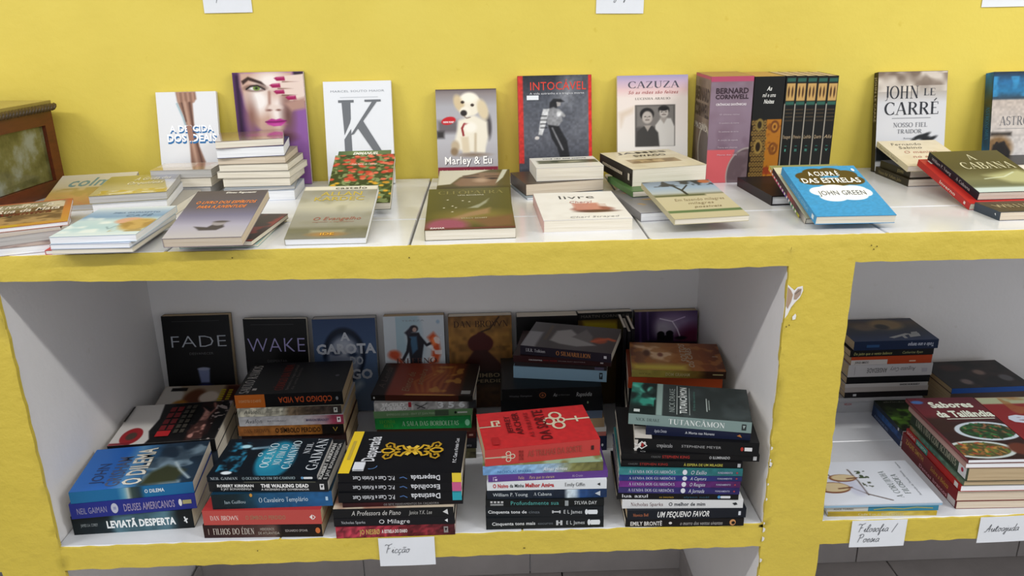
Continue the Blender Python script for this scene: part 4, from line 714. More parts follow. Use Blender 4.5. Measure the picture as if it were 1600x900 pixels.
def a_persa(W, H):
    a = Art(W, H, 0x131311); a.R(0,.40,.5,.98,0x2a1c0c); a.R(.5,.40,1,.98,0xa86a1c)
    r = random.Random(3)
    for i in range(11):
        for j in range(5): a.E(.05+.1*j+(.05 if i % 2 else 0),.43+.05*i,.045,.022,0x9b7a3c,.008); a.E(.05+.1*j+(.05 if i % 2 else 0),.43+.05*i,.02,.010,0x1a120a,.006)
    a.E(.27,.45,.13,.06,0x7f6a34,.01); a.E(.27,.66,.14,.07,0x90753a,.01); a.E(.27,.66,.08,.045,0x241808,.01); a.E(.27,.45,.07,.035,0x241808,.01)
    for cv in (.47,.68): a.E(.78,cv,.15,.06,0x6a3a14,.01); a.E(.78,cv,.09,.038,0xb0782a,.01); a.E(.78,cv,.04,.018,0x5a2e10,.01)
    a.B(0x7a4414,16,.6,.08,.8,(.5,.4,1,.97)); a.R(.5,.86,1,.93,0x8a2c18,.02,.7)
    return a, [('T','As',.42,.09,.58,.13,0xe4e2da,'j'),('T','mil e uma',.28,.15,.72,.19,0xe4e2da,'i'),('T','Noites',.34,.21,.68,.25,0xe4e2da,'j')]
def a_saxon(W, H):
    a = Art(W, H, 0x77646f); a.G([(0,0xb04a66),(.045,0xb04a66),(.05,0x7c6872),(.3,0x846e7c),(.6,0x76606e),(1,0x64505a)]); a.B(0x8e7c8a,7,.5,.3,.5,(0,.05,1,.7)); a.R(0,.68,.66,1,0xc85a5e,.015); a.E(1.0,.93,.52,.27,0x9c928c,.006); a.E(1.0,.93,.49,.255,0x5d4c50,.008); a.B(0x766468,10,.5,.2,.6,(.55,.7,1,1))
    return a, [('T','BERNARD',.12,.105,.90,.155,0x3b2b33,'x'),('T','CORNWELL',.12,.165,.90,.205,0x3b2b33,'x'),('T','CRÔNICAS SAXÔNICAS',.14,.245,.86,.265,0xd9cfd2,'x')]+[('T',t,.24,v,.72,v+.014,0xc4b6bc,'r') for t, v in (('O último reino',.34),('O cavaleiro da morte',.42),('Os senhores do norte',.50),('A canção da espada',.58),('Terra em chamas',.65),('Morte dos reis',.72))]
def a_saxside(W, H):
    a = Art(W, H, 0x6a5a52); a.B(0x8a7a6c,6,.5,.3,.7); a.E(.75,.7,.4,.25,0x9a938a,.02); a.E(.75,.7,.33,.21,0x5d5350,.02); a.R(0,0,1,.03,0xb04a66)
    return a, [('T','BERNARD',.05,.12,.95,.24,0x3b2e2c,'x'),('T','CORNWELL',.05,.27,.95,.39,0x3b2e2c,'x'),('T','UMA CRÔNICA',.05,.46,.95,.52,0xc9c0b8,'b')]
# ------------------------------------------------ masonry shelf and room
ZT, ZL, D = FL, FL-.5862, .5824
def part(name, acc, mat, parent): return acc.build(name, mat, parent, color=False)
def bx(acc, a, b): acc.box(a, b)
def struct(o): o['kind'] = 'structure'; return o
a = Acc(); a.box((-3.2, D, FL-.03), (3.4, D+.12, 2.95)); a.box((-3.2, D, 0), (3.4, D+.12, FL-.03)); wall = a.build('wall_back', [M['yellow'], M['white']], None, False)
for p in wall.data.polygons:
    if p.index >= 6: p.material_index = 1
struct(wall)
a = Acc(); a.box((-3.2, -3.6, -.1), (3.4, D+.12, -.012)); fl = a.build('floor', M['darkgrout'], None, False); struct(fl)
def mesh_box(name, sx, sy, sz, bev=.0015):
    me = bpy.data.meshes.new(name); x, y, z = sx, sy, sz; b = bev
    V = [(0,0,0),(x,0,0),(x,y,0),(0,y,0),(0,0,z-b),(x,0,z-b),(x,y,z-b),(0,y,z-b),(b,b,z),(x-b,b,z),(x-b,y-b,z),(b,y-b,z)]
    F = [(0,3,2,1),(0,1,5,4),(1,2,6,5),(2,3,7,6),(3,0,4,7),(4,5,9,8),(5,6,10,9),(6,7,11,10),(7,4,8,11),(8,9,10,11)]
    me.from_pydata(V, [], F); return me
def tiles(parent, name, xs, ys, z, mat, gap=.003, th=.008):
    cache = {}
    for i in range(len(xs)-1):
        for j in range(len(ys)-1):
            sx, sy = round(xs[i+1]-xs[i]-gap, 5), round(ys[j+1]-ys[j]-gap, 5)
            if (sx, sy) not in cache:
                cache[sx, sy] = mesh_box(name, sx, sy, th); cache[sx, sy].materials.append(mat)
            o = bpy.data.objects.new(name, cache[sx, sy]); COL.objects.link(o); o.location = (xs[i]+gap/2, ys[j]+gap/2, z-th); o.parent = parent
fy = [D+.002-.44*k for k in range(6)][::-1]
for j in range(len(fy)-1):
    off = .145 if j % 2 == 0 else -.28
    tiles(fl, 'floor_tile', [off-.47*3+.47*k for k in range(7)], fy[j:j+2], 0, M['floor'], .004, .01)
# back skirting made of cut tiles
sk = empty('skirting'); sk['kind'] = 'structure'; sk.name = 'baseboard_back'
cx = [.054+.47*k for k in range(-4, 5)]
me = mesh_box('skirting_tile', .466, .009, .068)
me.materials.append(M['floor'])
for x in cx[:-1]:
    o = bpy.data.objects.new('skirting_tile', me); COL.objects.link(o); o.location = (x+.002, D-.0095, .001); o.parent = sk
# shelf unit
PIL = [(-.998, -.8776), (.4901, .6062), (2.05, 2.17)]
shelf = tag(empty('masonry_bookshelf', (0, 0, 0)), 'built-in masonry shelf unit, yellow painted front, white tiled top and white inside', 'shelf')
a = Acc(); a.box((-3.0, .008, ZT-.042), (3.2, D-.001, ZT-.0085)); part('top_slab', a, [M['grout']], shelf)
a = Acc(); a.box((-3.0, .0062, ZT-.0435), (3.2, D-.001, ZT-.0421)); part('slab_underside', a, [M['white']], shelf)
for x0, x1 in PIL:
    a = Acc(); a.box((x0, .0062, 0), (x1-(.0075 if x1 < 0 else 0), D-.001, ZT-.0436)); part('pillar', a, [M['white']], shelf)
for (x0, x1) in [(-2.3, -.9982), (-.8849, .4899), (.6064, 2.0498)]:
    a = Acc(); a.box((x0, .0065, ZL-.050), (x1, D-.001, ZL-.0085)); part('lower_slab', a, [M['white']], shelf)
    a = Acc(); a.box((x0, .0062, ZL-.0084), (x1, D-.0015, ZL-.004)); part('grout_bed', a, [M['grout']], shelf)
tiles(shelf, 'tile', [-.1694+.414*k for k in range(-4, 6)], [.003, .1864, D-.001], ZT, M['tile'], .004)
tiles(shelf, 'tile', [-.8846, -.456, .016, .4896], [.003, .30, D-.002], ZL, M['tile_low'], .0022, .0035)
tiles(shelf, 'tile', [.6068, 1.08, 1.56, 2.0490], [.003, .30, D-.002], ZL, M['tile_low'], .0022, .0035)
# side skirting inside the bottom compartments
for x0 in (.4901-.009, -.8776, .6062):
    a = Acc(); a.box((x0+.0003, .02, .001), (x0+.0088, D-.012, .066)); part('side_skirting', a, [M['floor']], shelf)
# plaster front with hand-made, slightly wavy edges
def plaster():
    xs = sorted(set(np.round(np.concatenate([np.arange(-2.3, 2.2, .018), [p for q in PIL for p in q]]), 4)))
    zs_top = [ZT-.0004, ZT-.009, ZT-.018, ZT-.027, ZT-.036, ZT-.054]; mid = list(np.linspace(ZT-.075, ZL+.02, 27)); low = [ZL-.001, ZL-.014, ZL-.028, ZL-.040, ZL-.0515]; bot = list(np.linspace(ZL-.07, .001, 24))
    zs = zs_top+mid+low+bot; nz = len(zs)
    sagx = [-2.3, -.90, -.868, -.523, -.161, .005, .489, .608, .906, 2.2]; sagz = [-.046, -.044, -.044, -.052, -.058, -.057, -.054, -.050, -.052, -.052]
    inp = lambda x: any(p0-1e-4 <= x <= p1+1e-4 for p0, p1 in PIL)
    keep = lambda x0, x1, j: (j < 5) or (len(zs_top)+len(mid) <= j < len(zs_top)+len(mid)+4) or any(p0-1e-4 <= x0 and x1 <= p1+1e-4 for p0, p1 in PIL)
    V = []; F = []; idx = {}
    rng = np.random.RandomState(3); nzv = rng.rand(400, 80)
    def vid(i, j, back):
        k = (i, j, back)
        if k in idx: return idx[k]
        x, z = xs[i], zs[j]
        if j == 5: z = ZT+np.interp(x, sagx, sagz)
        if j == 0: z += .0006*(nzv[i, 1]-.5)
        w = .0016*(nzv[i, j]-.5)
        for p0, p1 in PIL:
            if abs(x-p0) < 1e-3 or abs(x-p1) < 1e-3: x += .0028*(nzv[i, j+30 if j+30 < 80 else j]-.5); break
        if j in (5, len(zs_top)+len(mid), len(zs_top)+len(mid)+4): z += .0016*(nzv[i, j]-.5)
        y = .0085 if back else w
        if j == 0 and not back: y += .0012
        idx[k] = len(V); V.append((x, y, z)); return idx[k]
    cells = {(i, j) for i in range(len(xs)-1) for j in range(nz-1) if keep(xs[i], xs[i+1], j)}
    for i, j in cells:
        F.append((vid(i, j+1, 0), vid(i+1, j+1, 0), vid(i+1, j, 0), vid(i, j, 0)))
        def sv(A, back, nrm):
            k = (A, back, nrm)
            if k not in idx: q = vid(*A, 0); p = V[q]; idx[k] = len(V); V.append((p[0], .0085 if back else p[1], p[2]))
            return idx[k]
        for di, dj, A, B_ in ((-1,0,(i,j),(i,j+1)), (1,0,(i+1,j+1),(i+1,j)), (0,-1,(i+1,j),(i,j)), (0,1,(i,j+1),(i+1,j+1))):
            if (i+di, j+dj) not in cells: F.append((sv(A, 0, (di, dj)), sv(B_, 0, (di, dj)), sv(B_, 1, (di, dj)), sv(A, 1, (di, dj))))
    me = bpy.data.meshes.new('plaster_front'); me.from_pydata(V, [], F)
    for p in me.polygons: p.use_smooth = abs(p.normal.y) > .7
    return link('plaster_front', me, M['yellow_front'], shelf)
plaster()
# chipped paint
def blob(acc, cx, cz, pts, y, col): acc.add([(cx+p[0], y, cz+p[1]) for p in pts], [tuple(range(len(pts)))], lin(col))
a = Acc()
blob(a, 0, ZT, [(.4905,-.088),(.496,-.093),(.503,-.099),(.508,-.093),(.517,-.091),(.5185,-.100),(.514,-.113),(.506,-.122),(.500,-.131),(.495,-.145),(.4905,-.152)], -.0014, 0xe2dfdc)
blob(a, 0, ZT, [(.491,-.092),(.497,-.099),(.501,-.107),(.499,-.120),(.494,-.133),(.491,-.128)], -.0019, 0xa88d76)
blob(a, 0, ZT, [(.5035,-.104),(.509,-.096),(.5155,-.096),(.5145,-.107),(.508,-.116),(.5035,-.116)], -.0019, 0xa58f7e)
blob(a, 0, ZT, [(.505,-.104),(.510,-.099),(.515,-.098),(.509,-.103),(.505,-.107)], -.0023, 0x7c6c60)
blob(a, 0, ZT, [(.504,-.149),(.509,-.143),(.511,-.147),(.510,-.154),(.505,-.155)], -.0015, 0xe6e4e0)
r = random.Random(4)
for k in range(13):
    z = -.40-.24*r.random() if k < 9 else -.64-.1*r.random(); s = .001+.0025*r.random(); x = .4905
    blob(a, x, ZT+z, [(-.001,-s*2),(s,-s),(s*1.3,s),(-.001,s*2.2)], -.0016, 0xdcdad6)
for x, z in ((-.5,-.607),(.02,-.622),(.018,-.622),(-.47,-.012),(.63,-.02),(.635,-.027),(.64,-.022),(-.17,-.02),(.5,-.165),(.495,-.168)):
    s = .0011; blob(a, x, ZT+z, [(-s,-s),(s,-s*.8),(s*.8,s),(-s,s*1.2)], -.0016, 0x5a4d22)
a.build('chipped_paint', M['matte'], shelf)['kind'] = 'stuff'
# ------------------------------------------------ wooden cabinet at the left end
def cabinet():
    h = .205; dx, dy = .40, .26
    t = tag(empty('wooden_cabinet', (-1.012, .545, ZT), (0, 0, math.radians(-6.5))), 'small reddish-brown wooden cabinet with carved dark moulding and glass side panel at the left end', 'cabinet')
    def P(name, boxes, mat):
        a = Acc()
        for b in boxes: a.box(*b)
        return part(name, a, mat, t)
    # local: x to -dx (left), y to -dy (towards the room); right side face at x=0
    P('side_frame', [((-.014, -dy, .0005), (0, -dy+.03, h-.012)), ((-.014, -.030, .0005), (0, 0, h-.012)), ((-.014, -dy+.03, h-.052), (0, -.030, h-.012)), ((-.014, -dy+.03, .0005), (0, -.030, .03))], M['wood'])
    P('rear_panel', [((-dx, -.012, .0005), (-.0145, 0, h-.012))], M['wood'])
    P('far_side', [((-dx, -dy, .0005), (-dx+.014, -.0125, h-.012))], M['wood'])
    P('door_frame', [((-dx+.0145, -dy, .0005), (-dx+.05, -dy+.014, h-.012)), ((-.05, -dy, .0005), (-.0145, -dy+.014, h-.012)), ((-dx+.05, -dy, h-.05), (-.05, -dy+.014, h-.012)), ((-dx+.05, -dy, .0005), (-.05, -dy+.014, .03))], M['wood'])
    P('glass_pane', [((-.011, -dy+.031, .031), (-.008, -.031, h-.053))], M['pane_reflection'])
    P('glass_pane', [((-dx+.051, -dy+.005, .031), (-.051, -dy+.008, h-.051))], M['glass'])
    P('lining', [((-dx+.015, -.0145, .002), (-.015, -.0125, h-.013)), ((-dx+.015, -dy+.015, .001), (-.015, -.015, .003)), ((-.10, -dy+.02, .004), (-.095, -.02, h-.03))], M['inside'])
    P('top_board', [((-dx-.004, -dy-.004, h-.0118), (.004, -.0005, h))], M['wood_top'])
    # rope moulding: slanted lobes along the two visible edges
    a = Acc(); n = 0
    def lobe(c, ax, r=.0085, l=.014):
        V = []; F = []; m = 8; k = 5
        for i in range(k):
            q = i/(k-1); s = math.sin(math.pi*(.12+.76*q)); off = (q-.5)*l
            for j in range(m):
                th = 6.2832*j/m; u, v = r*s*math.cos(th), r*s*math.sin(th)
                if ax == 'y': V.append((c[0]+u, c[1]+off+v*.7, c[2]+v))
                else: V.append((c[0]+off+v*.7, c[1]+u, c[2]+v))
        for i in range(k-1):
            for j in range(m): F.append((i*m+j, i*m+(j+1) % m, (i+1)*m+(j+1) % m, (i+1)*m+j))
        F += [tuple(range(m))[::-1], tuple(range((k-1)*m, k*m))]; a.add(V, F, (1, 1, 1))
    y = .004
    while y > -dy-.004: lobe((.009, y-.008, h-.014), 'y'); y -= .0105
    x = .010
    while x > -dx: lobe((x, -dy-.009, h-.014), 'x'); x -= .0105
    o = a.build('carved_moulding', M['carved'], t, False)
    for p in o.data.polygons: p.use_smooth = True
    return t
cabinet()
# ------------------------------------------------ books
def make_book(key, label, group, side='F', up='W', col=0x202020, pg='cream', art=None, spine=(), flip=False, mat='gloss', hc=0, name='book', cat='book', front=None, vk=1.0, gain=1.0, spcol=None, sideart=None, extra=()):
    x, y, z, yaw, pit, w, d, t = G[key]
    root = tag(empty(name, (x, y, z), (math.radians(pit), 0, math.radians(yaw))), label, cat, group)
    root.rotation_mode = 'XYZ'
    c = .0008 if not hc else .0022; i = .0006 if not hc else .0035; acc = Acc(); sc = spcol if spcol is not None else col
    if side in 'FLB':
        acc.box((0, 0, t-c), (w, d, t), col); acc.box((0, 0, 0), (w, d, c), col)
        if side == 'F': acc.box((0, 0, c), (w, c, t-c), sc); pb = ((i, c, c), (w-i, d-i, t-c))
        if side == 'L': acc.box((0, 0, c), (c, d, t-c), sc); pb = ((c, i, c), (w-i, d-i, t-c))
        if side == 'B': acc.box((0, d-c, c), (w, d, t-c), sc); pb = ((i, i, c), (w-i, d-c, t-c))
        fr = {'N': ((0,d,t),(w,0,0),(0,-d,0)), 'W': ((0,0,t),(0,d,0),(w,0,0)), 'E': ((w,d,t),(0,-d,0),(-w,0,0)), 'S': ((w,0,t),(-w,0,0),(0,d,0))}[up]
        F1 = Face(acc, *fr)
        if art:
            VK[0] = vk; A = art(F1.W, F1.H); VK[0] = 1.0
            A, ops = A if isinstance(A, tuple) else (A, [])
            if A is not None: A.c = np.clip(A.c*gain, 0, 1); F1.art(A)
            F1.ops(ops, vk)
        if side == 'F': F2 = Face(acc, (0,0,t), (w,0,0), (0,0,-t)) if not flip else Face(acc, (w,0,0), (-w,0,0), (0,0,t))
        elif side == 'L': F2 = Face(acc, (0,d,t), (0,-d,0), (0,0,-t))
        else: F2 = None
        if F2: F2.ops(spine)
        if side != 'B' and hc == 0: pass
    else:  # 'U': standing upright, spine towards the room, z is the height
        acc.box((0, 0, 0), (c, d, t), col); acc.box((w-c, 0, 0), (w, d, t), col); acc.box((c, 0, 0), (w-c, c, t), sc); pb = ((c, c, i), (w-c, d-i, t-i))
        F2 = Face(acc, (0,0,t), (w,0,0), (0,0,-t))
        if art:
            A = art(F2.W, F2.H); A, ops = A if isinstance(A, tuple) else (A, []); F2.art(A) if A is not None else None; F2.ops(ops)
        F2.ops(spine)
        if sideart: Fs = Face(acc, (0,d,t), (0,-d,0), (0,0,-t)); A, ops = sideart(Fs.W, Fs.H); Fs.art(A); Fs.ops(ops)
    acc.build('cover', M[mat], root)
    pa = Acc(); pa.box(*pb); pa.build('page_block', M[('pgx_' if side == 'U' else 'pg_')+pg], root, False)
    for nm, face, ops in extra:
        if face == 'W':
            e = Acc(); Fn = Face(e, (0,0,t), (0,d,0), (w,0,0)); Fn.lay = 3; Fn.ops(ops); e.build(nm, M['matte'], root); continue
        e = Acc(); Fx = {'S': F2, 'C': F1 if side in 'FLB' else None}[face]; Fn = Face(e, Fx.O, Fx.U, Fx.V*(vk if face == 'C' else 1)); Fn.lay = Fx.lay+1; Fn.ops(ops); e.build(nm, M['matte'], root)
    return root
W_, K_ = 0xe4e6e8, 0x14161a
T = lambda s, u0, u1, c=W_, f='b', v0=.26, v1=.74: ('T', s, u0, v0, u1, v1, c, f)
def logo(u, c=W_, k=0x15171a): return [('R', u-.018, .22, u+.018, .78, c), ('P', [(u-.01,.35),(u+.012,.35),(u-.002,.66)], k)]
def pill(u, c=0xd9dde0, dot=0xd9dde0): return [('E', u-.035, .5, .013, .26, dot), ('P', [(u-.02,.3),(u+.055,.3),(u+.06,.5),(u+.055,.72),(u-.02,.72),(u-.024,.5)], c)]
bk = make_book
# --- stack 1 (front left)
g = 'books in the front left stack of the big compartment'
bk('leviathan', 'thick dark teal paperback at the bottom of the far-left front stack', g, col=0x121d22, pg='cream', spine=[('G',[(0,0x11181b),(.3,0x16242a),(.36,0x4f6e7a),(.55,0x3a5660),(.8,0x4a6a76),(.88,0x11181b),(1,0x0c1012)],(.15,20)),T('LEVIATÃ DESPERTA',.28,.85,0xe9ecec,'x',.34,.72),T('JAMES S.A. COREY',.07,.21,0x9aa3a6,'r',.42,.58),('L',[(.93,.35),(.945,.7)],.012,W_),('L',[(.925,.6),(.955,.45)],.012,W_)])
bk('deuses', 'royal blue paperback second from the bottom of the far-left front stack', g, col=0x252d7c, pg='cream', spine=[T('NEIL GAIMAN',.05,.29,0x8d8aa8,'r',.3,.72),('E',.35,.5,.028,.34,0xb4b6c6),('R',.34,.4,.362,.6,0x8d90b0),T('DEUSES AMERICANOS',.42,.83,0x8f86a8,'b',.26,.76),('E',.875,.5,.014,.24,0xd0d0d0),('R',.895,.35,.965,.62,0xa09a6a)])
bk('dilema', 'bright blue paperback with a stormy cliff cover on top of the far-left front stack', g, col=0x1f5f8e, pg='cream', art=a_dilema, spine=[('G',[(0,0x226896),(.38,0x1f6494),(.44,0x5f96ae),(.47,0xb0b8ae),(.49,0x3a4a44),(.56,0x22323a),(.6,0x1f6694),(1,0x1e5f90)]),T('O DILEMA',.60,.76,0xd8e0e4,'b',.30,.62)], gain=1.1)
# --- stack 2
g = 'books in the second front stack of the big compartment'
bk('filhos', 'dark maroon paperback at the bottom of the second front stack, orange dot at right', g, col=0x2c1718, pg='tan', spine=[('G',[(0,0x2a1617),(.3,0x3a2221),(.6,0x5a4640),(.66,0x181213),(1,0x1a1112)],(.1,30)),('R',.04,.3,.046,.75,0x9a8c84),T('FILHOS DO ÉDEN',.08,.43,0xc9bfb6,'f',.28,.74),T('HERDEIROS',.48,.60,0xb0a69c,'r',.26,.46),T('DE ATLÂNTIDA',.46,.64,0xb0a69c,'r',.56,.76),T('EDUARDO SPOHR',.69,.88,0xb0a8a4,'r',.4,.58),('E',.965,.5,.02,.22,0xc06a38)])
bk('danred', 'coral red paperback sticking out as second from the bottom of the second front stack', g, col=0xa23030, pg='tan', spcol=0xb04a44, spine=[('R',0,0,1,1,0xb24a44),T('DAN BROWN',.06,.30,0xe0c8c0,'f',.36,.68),T('O SÍMBOLO PERDIDO',.36,.7,0xa07058,'b',.36,.64),('P',[(.90,.5),(.925,.32),(.925,.7)],0xe8dcd6),('L',[(.93,.38),(.95,.5),(.93,.66)],.008,0xe8dcd6)])
bk('templario', 'teal to blue shaded thick paperback in the middle of the second front stack', g, col=0x123246, pg='grey', spine=[('G',[(0,0x121c20),(.2,0x14262c),(.33,0x17394a),(.4,0x1c4a6a),(1,0x24598a)],(.1,30)),T('Jan Guillou',.10,.28,0x9fb0b6,'f',.42,.64),T('O Cavaleiro Templário',.39,.80,0xb8ccd8,'f',.30,.62),('R',.945,.36,.965,.62,0xa9c6dc),('E',.33,.1,.012,.12,0xc08a3a)])
bk('walking', 'black paperback with bold white title directly under the glowing-sea cover', g, col=0x17191c, pg='grey', art=a_walking, spine=[('R',0,0,1,1,0x17191b),('G',[(0,0x17191b),(.3,0x35382e),(.5,0x494a3c),(.8,0x26282a),(1,0x17191b)]) if 0 else ('R',.3,0,.9,.1,0x4a4b40),T('ROBERT KIRKMAN',.07,.38,0xdcdcda,'x',.26,.52),T('E JAY BONANSINGA',.10,.36,0xb8b8b6,'b',.60,.82),T('THE WALKING DEAD',.44,.84,0xe8e8e6,'x',.22,.56),T('A ASCENSÃO DO GOVERNADOR',.44,.84,0xc8c8c6,'b',.66,.84)]+logo(.95,0xcfcfcf))
bk('oceano', 'black paperback with a glowing turquoise sea cover on top of the second front stack', g, col=0x0a121a, pg='grey', art=a_oceano, spine=[T('NEIL GAIMAN',.03,.28,0xa9b4ba,'f',.2,.72),T('O OCEANO NO FIM DO CAMINHO',.32,.80,0xa0b4ba,'f',.24,.74)]+pill(.90,0xd0d4d6,0x5a8ab0))
# --- stack 3
g = 'books in the third front stack of the big compartment'
bk('nesbo', 'crimson mottled paperback at the bottom of the third front stack', g, col=0x6e1f2a, pg='cream', spine=[('G',[(0,0x8a2c38),(.15,0x9a3442),(.45,0x8a2a36),(.6,0x5a1c22),(.75,0x76262e),(1,0x401a1e)],(.4,40)),T('JO NESBØ',.20,.37,0xc4a45a,'b',.26,.72),T('A ESTRELA DO DIABO',.385,.60,0xdcd0cc,'x',.34,.64)]+logo(.925,0x8d8684))
bk('milagre', 'black paperback second from the bottom of the third front stack', g, col=0x141418, pg='cream', spine=[T('Nicholas Sparks',.06,.26,0xb0b2b6,'f',.34,.68),T('O Milagre',.37,.63,0xdcdcde,'r',.20,.74),('P',[(.915,.5),(.94,.3),(.94,.74)],W_)])
bk('piano', 'black paperback with a cream cover edge and italic white title in the third front stack', g, col=0x141517, pg='cream', art=lambda W, H: Art(W, H, 0xb9aa96).B(0x8a5a4a,6,.5,.2,.7), spine=[T('A Professora de Piano',.15,.56,0xc4c2be,'i',.22,.74),T('Janice Y.K. Lee',.63,.82,0xa8a6a2,'i',.28,.72),('P',[(.91,.5),(.95,.2),(.955,.8)],0xc9c9c9)])
bk('carvao', 'thin dark reddish-black paperback under the three black vampire-series spines', g, col=0x1c1012, pg='cream', spine=[('G',[(0,0x2a1014),(.3,0x3a1216),(.5,0x141012),(1,0x141014)]),T('OS SETE MANDAMENTOS DA CAÇADORA',.34,.80,0x8d8a8a,'r',.3,.8)])
def hn(t, c): return [('R',.0,0,.075,1,c),T(t,.17,.41,0xd4d6da,'b',.22,.76),('L',[(.44,.4),(.47,.6),(.50,.5)],.008,0x4a6a9a),T('P.C. Cast e Kristin Cast',.54,.88,0xc4c6ca,'b',.26,.70)]
bk('destinada', 'black paperback with a cyan spine corner, third of three matching upside-down spines', g, col=0x0d0e12, pg='cream', flip=True, spine=hn('Destinada', 0x2f9aa8))
bk('escolhida', 'black paperback with a pink spine corner, middle of three matching upside-down spines', g, col=0x0d0e12, pg='cream', flip=True, spine=hn('Escolhida', 0xc05a84))
bk('despertada', 'black paperback with yellow band and gold scroll ornament on top of the third front stack', g, col=0x0b0c10, pg='cream', flip=True, art=a_despert, spine=hn('Despertada', 0xdcc23a), extra=[('price_sticker', 'C', [('R',.05,.11,.22,.20,0xd2d5da)])])
# --- stack 4
g = 'books in the fourth front stack of the big compartment'
bk('tonsmais', 'black paperback at the very bottom of the fourth front stack, under its near twin', g, col=0x171b1f, pg='cream', spine=[T('Cinquenta tons mais',.05,.42,0xcfd2d4,'b',.36,.64),T('escuros',.44,.57,0x5a6066,'b',.40,.64),('L',[(.605,.3),(.605,.72)],.018,0xb9bcbe),('L',[(.60,.5),(.64,.5)],.01,0xb9bcbe),('L',[(.64,.3),(.64,.72)],.018,0xb9bcbe),T('E L James',.68,.84,0xc4c8ca,'r',.34,.66)]+pill(.91))
bk('tonscinza', 'black paperback second from the bottom of the fourth front stack', g, col=0x171b1f, pg='cream', spine=[T('Cinquenta tons de',.02,.35,0xcfd2d4,'b',.34,.64),T('cinza',.365,.46,0x5a6066,'b',.36,.64),('L',[(.57,.5),(.63,.5)],.012,0xb9bcbe),('L',[(.57,.36),(.57,.64)],.012,0xb9bcbe),('L',[(.63,.36),(.63,.64)],.012,0xb9bcbe),T('E L James',.66,.82,0xc4c8ca,'r',.30,.66)]+pill(.89))
bk('profund', 'black paperback with turquoise title, third from the bottom of the fourth front stack', g, col=0x141718, pg='cream', spine=[T('Profundamente sua',.21,.62,0x4f9c96,'r',.20,.76),T('SYLVIA DAY',.75,.94,0xcdd0d0,'r',.24,.74),('R',.04,.2,.06,.45,0xbcbcbc),('R',.07,.2,.09,.45,0xbcbcbc),('R',.10,.2,.12,.45,0xbcbcbc),('R',.13,.2,.15,.45,0xbcbcbc),('R',.04,.55,.15,.8,0x8a8c8c),('R',.67,.15,.70,.9,0x8f9496)])
bk('cabana', 'dark navy spine with a pale waterfall patch, in the fourth front stack', g, col=0x1a2230, pg='cream', spine=[('G',[(0,0x1a2028),(.5,0x1c2634),(.65,0x1a2230),(.67,0xc8d4da),(.74,0xb0c0cc),(.78,0x2a4a7c),(1,0x1a2c4a)],(.12,40)),T('William P. Young',.05,.34,0xc4ccd0,'f',.28,.68),T('A Cabana',.39,.54,0xc4ccd0,'f',.28,.66)]+[('P',[(.90,.5),(.945,.2),(.945,.8)],0xb8c0c8)])
bk('noivo', 'white paperback with red and black title in the fourth front stack', g, col=0xd4d8da, pg='cream', spine=[T('O Noivo',.05,.18,0xb03a3c,'x',.28,.72),T('da Minha',.19,.31,0x26282a,'b',.30,.68),T('Melhor Amiga',.32,.56,0xb03a3c,'x',.24,.68),T('Emily Giffin',.65,.82,0x3a3c3e,'f',.26,.66),('P',[(.92,.45),(.945,.3),(.945,.65)],0x26282a)])
bk('roxo', 'slim purple paperback in the fourth front stack', g, col=0x5a3a80, pg='cream', spine=[T('Feliz',.25,.30,0xc0a890,'r',.24,.74),T('Para que te vieram',.34,.55,0xc0a890,'i',.24,.74),T('Ali Cronin',.70,.79,0xb09ac0,'r',.3,.7),('R',.04,.2,.045,.8,0xc8b8d8),('R',.05,.2,.07,.3,0xc8b8d8),('R',.055,.5,.075,.8,0xc8b8d8)])
bk('aguia', 'pale blue paperback with a grassy cover just under the red key book', g, col=0x7fa4c8, pg='cream', art=lambda W, H: Art(W, H, 0x8aa88c).B(0x6a6a3a,8,.5,.2,.8), spine=[('G',[(0,0x6f9ac8),(.4,0x86aed0),(.6,0x8fa6b8),(.75,0x7a7a4a),(1,0x5c5a34)],(.15,40)),T('NICHOLAS SPARKS',.12,.40,0x4a76a4,'b',.56,.84),T('Almas gêmeas',.50,.70,0xe6eaec,'i',.34,.76)])
bk('sorte', 'bright red paperback with silver key pictures on top of the fourth front stack', g, col=0xb4282a, pg='tan', spcol=0xb83a36, mat='satin', art=a_sorte, spine=[('R',0,0,1,1,0xb63c38),('L',[(0,.5),(.14,.52)],.012,0xb0a48c),('L',arc(.20,.34,.02,.13,0,360,10),.008,0xc9bfa8),('L',arc(.20,.70,.02,.13,0,360,10),.008,0xc9bfa8),('L',arc(.235,.52,.02,.13,0,360,10),.008,0xc9bfa8),('L',[(.14,.52),(.19,.52)],.02,0xb8ae96),T('JEFFREY ARCHER',.29,.33,0x7a2420,'b',.2,.8),T('AS TRILHAS DA SORTE',.37,.84,0x9a4438,'b',.26,.64),('R',.92,.34,.945,.6,0x3a1c1a)])
